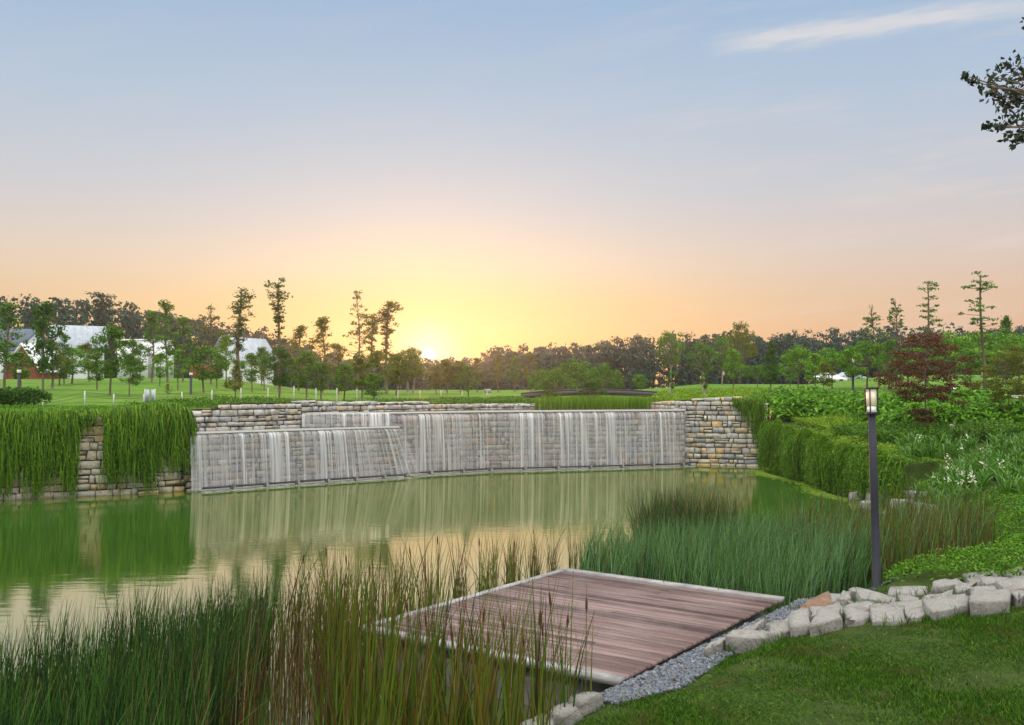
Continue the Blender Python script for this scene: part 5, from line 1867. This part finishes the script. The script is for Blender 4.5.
# grey sign board with two panels behind the vines
q = at(150, 409, 33.6)
sg = thing('sign_board', 'small grey two-leaf notice board behind the right vine curtain', 'sign', (q[0], 33.6, float(zback(q[0], 33.6))))
MB().box((-0.09, 0, 0.40), (0.13, 0.03, 0.42)).build('panel', M['roof_grey'], sg)
MB().box((0.10, 0.03, 0.40), (0.13, 0.03, 0.42)).build('panel', M['roof_grey'], sg)
MB().box((-0.17, 0, 0.32), (0.03, 0.04, 0.64)).build('post', M['post'], sg)
MB().box((0.17, 0.03, 0.32), (0.03, 0.04, 0.64)).build('post', M['post'], sg)


def far_lamp(px, top, dist, label, zf=zback):
    x = (px - 512.0) / F * dist
    z = float(zf(x, dist))
    h = CAMZ - (top - HZ) / F * dist - z
    o = thing('lamp_post', label, 'lamp post', (x, dist, z), 0, 'distant garden lamp posts')
    MB().tube([(0, 0, -0.1), (0, 0, h * 0.86)], 0.06, 8).build('pole', M['lamp_metal'], o)
    l_ = MB().box((0, 0, h * 0.93), (0.13, 0.13, h * 0.13)).build('lantern', M['diffuser'], o)
    MB().box((0, 0, h - 0.01), (0.16, 0.16, 0.03)).build('cap', M['lamp_metal'], l_)


far_lamp(19, 369, 42, 'distant dark lamp post at the far left in front of the house')
far_lamp(191, 372, 44, 'distant dark lamp post before the white flat block, near the round dense tree')
far_lamp(853, 358, 58, 'distant lamp post inside the right tree row')


# ------------------------------------------------------------------ houses
def gable_house(label, px, dist, base_off, w, l, eave, ridge, rz_, wallm, roofm, gable_m=None, over=0.35):
    """w: across the gable, l: along the ridge (local y); origin at centre of the base"""
    x = (px - 512.0) / F * dist
    z = float(zback(x, dist)) + base_off
    h = thing('house', label, 'house', (x, dist, z), rz_)
    mb = MB()
    a, b_ = w / 2, l / 2
    V = [[-a, -b_, -0.6], [a, -b_, -0.6], [a, b_, -0.6], [-a, b_, -0.6], [-a, -b_, eave], [a, -b_, eave], [a, b_, eave], [-a, b_, eave], [0, -b_, ridge], [0, b_, ridge]]
    mb.add(V, [[0, 1, 5, 4], [2, 3, 7, 6], [1, 2, 6, 5], [3, 0, 4, 7]])
    mb.add(V, [[4, 5, 8], [6, 7, 9]], 1)
    mb.build('wall', [wallm, gable_m or wallm], h)
    sl_ = (ridge - eave) / a
    for sg_ in (-1, 1):
        mb = MB()
        t = 0.14
        q = []
        for yy in (-b_ - over, b_ + over):
            q += [[0, yy, ridge + 0.02], [sg_ * (a + over), yy, eave - sl_ * over + 0.02], [sg_ * (a + over), yy, eave - sl_ * over + 0.02 + t], [0, yy, ridge + 0.02 + t]]
        mb.add(q, [[0, 1, 2, 3], [7, 6, 5, 4], [3, 2, 6, 7], [4, 5, 1, 0], [1, 5, 6, 2]])
        n = int(l / 0.5)
        for k in range(n):        # standing seams
            yy = -b_ + (k + 0.5) * l / n
            mb.add([[0, yy - .03, ridge + t + .02], [0, yy + .03, ridge + t + .02], [sg_ * (a + over), yy + .03, eave - sl_ * over + t + .02], [sg_ * (a + over), yy - .03, eave - sl_ * over + t + .02],
                    [0, yy, ridge + t + .09], [sg_ * (a + over), yy, eave - sl_ * over + t + .09]], [[0, 3, 5, 4], [1, 4, 5, 2]])
        mb.build('roof_slope', roofm, h)
    return h


def window(h, c_, w, ht, rz_=0.0):
    f_ = MB().box(c_, (w + 0.16, 0.10, ht + 0.16), rz=rz_).build('window', M['white'], h)
    d_ = (-math.sin(rz_ - math.pi) * 0.0, 0, 0)
    off = np.array([math.sin(rz_), -math.cos(rz_), 0]) * 0.03
    MB().box(np.array(c_) + off, (w, 0.09, ht), rz=rz_).build('pane', M['glass'], f_)


h1 = gable_house('white house with navy pitched roof at the far left edge', -14, 88, 0, 7.0, 9.0, 2.7, 4.6, R(90), M['white'], M['roof_dark'])
window(h1, (-3.52, 2.5, 1.4), 1.0, 1.5, R(-90))
window(h1, (-3.52, -2.0, 1.4), 1.2, 1.5, R(-90))
h2 = gable_house('small white house with red brick gable wall between trees', 37, 85, 0, 3.2, 4.0, 0.9, 3.0, R(-8), M['brick'], M['white'], M['brick'], 0.3)
MB().box((-0.4, -2.03, 0.45), (0.7, 0.06, 1.5)).build('door', M['glass'], h2)
h3 = gable_house('white house with pale grey ribbed roof behind the round bush tree', 77, 92, 0, 3.0, 4.4, 3.3, 5.1, R(-58), M['white'], M['roof_grey'])
window(h3, (0, -2.22, 1.9), 0.9, 1.3)
h4 = gable_house('white house with blue grey roof right of the tall slender tree', 243, 84, 0, 3.4, 4.0, 2.0, 3.7, R(-40), M['white'], M['roof_grey'])
window(h4, (-0.5, -2.02, 1.1), 0.8, 1.1)
MB().box((-1.5, -3.0, 0.6), (1.2, 1.9, 1.8)).build('brick_porch', M['brick'], h4)
x, y = (146 - 512) / F * 90, 90
hb = thing('flat_roofed_building', 'white flat-roofed block half hidden by the airy trio of trees', 'building', (x, y, float(zback(x, y))), R(-6))
MB().box((0, 0, 1.5), (3.9, 3.4, 4.2)).build('wall', M['white'], hb)
MB().box((0, 0, 3.68), (4.1, 3.6, 0.16)).build('roof', M['white'], hb)
MB().box((1.4, -1.72, 1.0), (0.6, 0.06, 2.8)).build('panel', M['pale_trim'], hb)
window(hb, (-0.8, -1.73, 1.8), 1.0, 0.9)

# ------------------------------------------------------------------ footbridge over the stream
bx0, bx1 = at(530, 392, 53)[0], at(660, 389, 53)[0]
br = thing('footbridge', 'low dark footbridge crossing the stream beyond the weir', 'bridge', ((bx0 + bx1) / 2, 53, 2.96))
Lb = (bx1 - bx0) / 2 + 0.5
xs_ = np.linspace(-Lb, Lb, 15)
arch = 0.22 * (1 - (xs_ / Lb) ** 2)
for nm, zo, th, yo, dp, mt in (('bridge_deck', 0.0, 0.28, 0, 1.8, 'dark_metal'), ('kerb', 0.08, 0.08, -0.85, 0.10, 'dark_metal'), ('kerb', 0.08, 0.08, 0.85, 0.10, 'dark_metal')):
    mb = MB()
    for i in range(14):
        a0, a1 = arch[i], arch[i + 1]
        V = [[xs_[i], yo - dp / 2, a0 + zo - th], [xs_[i + 1], yo - dp / 2, a1 + zo - th], [xs_[i + 1], yo + dp / 2, a1 + zo - th], [xs_[i], yo + dp / 2, a0 + zo - th]]
        V += [[v[0], v[1], v[2] + th] for v in V]
        mb.add(V, [[3, 2, 1, 0], [4, 5, 6, 7], [0, 1, 5, 4], [2, 3, 7, 6]])
    mb.build(nm, M[mt], br)
for sg_ in (-1, 1):
    MB().box((sg_ * (Lb - 0.8), 0, -0.62), (0.9, 1.9, 0.66)).build('abutment', M['stone'], br)
rng = rs(97)
for i, (px, py, dist, w_, lab) in enumerate(((613, 402, 50, 0.8, 'large pale boulder under the footbridge end'), (624, 404, 49, 0.6, 'smaller boulder beside the large one under the footbridge'), (488, 391, 70, 0.55, 'lone white boulder on the sunlit lawn'),
                                             (651, 398, 49, 0.8, 'pale boulder among the ground cover above the dry wall'))):
    q = at(px, py, dist)
    o = rock_mesh(w_, w_ * 0.8, w_ * 0.6, 230 + i).build('boulder', M['rock'])
    o.location = (q[0], dist, float(zback(q[0], dist)) + 0.1)
    tag(o, lab, 'boulder', 'boulders on the park lawn')

# ------------------------------------------------------------------ right path, sign box, parked cars
mb = MB()
pts = [(16.5, 54.5), (22, 53.0), (28, 52.5), (36, 53.5), (50, 57)]
pp = Path(pts)
V = []
ss = np.linspace(0, pp.len, 30)
for s in ss:
    c_, nn = pp.pos(s), pp.nrm(s)
    for o_ in (-0.9, 0.9):
        xy = c_ + nn * o_
        V.append((xy[0], xy[1], float(zback(xy[0], xy[1])) + 0.03))
mb.add(V, [[2 * i, 2 * i + 1, 2 * i + 3, 2 * i + 2] for i in range(29)])
mb.build('path', M['path'])['kind'] = 'structure'
q = at(952, 392, 47)
sb = thing('sign_box', 'small white sign box at the near end of the pale path', 'sign', (q[0], 47, float(zback(q[0], 47))), R(10))
MB().box((0, 0, 0.72), (0.42, 0.12, 0.42)).build('panel', M['white'], sb)
MB().box((0, 0, 0.26), (0.10, 0.08, 0.52)).build('post', M['lamp_metal'], sb)


def car(px, dist, label, rz_, body):
    x = (px - 512.0) / F * dist
    o = thing('parked_car', label, 'car', (x, dist, float(zback(x, dist))), rz_, 'parked cars behind the right trees')
    prof = [(-2.1, 0.35), (2.1, 0.35), (2.15, 0.75), (1.25, 0.92), (0.6, 1.42), (-1.2, 1.45), (-1.9, 0.98), (-2.15, 0.9)]
    mb = MB()
    n = len(prof)
    V = [(p_[0], sg_ * (0.82 if p_[1] < 1 else 0.66), p_[1]) for sg_ in (-1, 1) for p_ in prof]
    mb.add(V, [[i, (i + 1) % n, n + (i + 1) % n, n + i] for i in range(n)])
    mb.Fs.append(np.array([list(range(n))[::-1], list(range(n, 2 * n))]))
    mb.mi.append(np.zeros(2, dtype=np.int32))
    mb.build('body', body, o)
    for sg_ in (-1, 1):
        MB().add([(1.1, sg_ * 0.79, 0.96), (-1.75, sg_ * 0.79, 1.0), (-1.15, sg_ * 0.70, 1.38), (0.55, sg_ * 0.70, 1.36)], [[0, 1, 2, 3]]).build('side_window', M['glass'], o)
        for xx in (-1.3, 1.3):
            MB().tube([(xx, sg_ * 0.66, 0.32), (xx, sg_ * 0.86, 0.32)], 0.32, 14).build('wheel', M['tyre'], o)


car(829, 125, 'white parked car showing between trunks of the right row', R(5), M['white'])
car(851, 135, 'pale blue parked car behind the right row, nearer the lamp', R(5), M['roof_grey'])

# ------------------------------------------------------------------ evening haze
HAZE = 0.00045
mb = MB()
mb.box((0, 150, 12), (900, 480, 30))
hz = mb.build('haze', None) if False else None
me = mb.mesh('haze', [])
hz = bpy.data.objects.new('haze', me)
C.objects.link(hz)
hz['kind'] = 'stuff'
tag(hz, 'thin evening haze over the whole park', 'haze')
m = bpy.data.materials.new('haze')
m.use_nodes = True
nt = m.node_tree
nt.nodes.clear()
pv = nt.nodes.new('ShaderNodeVolumePrincipled')
pv.inputs['Color'].default_value = (0.80, 0.86, 0.98, 1)
pv.inputs['Density'].default_value = HAZE
pv.inputs['Anisotropy'].default_value = 0.80
ou = nt.nodes.new('ShaderNodeOutputMaterial')
nt.links.new(pv.outputs[0], ou.inputs['Volume'])
me.materials.append(m)
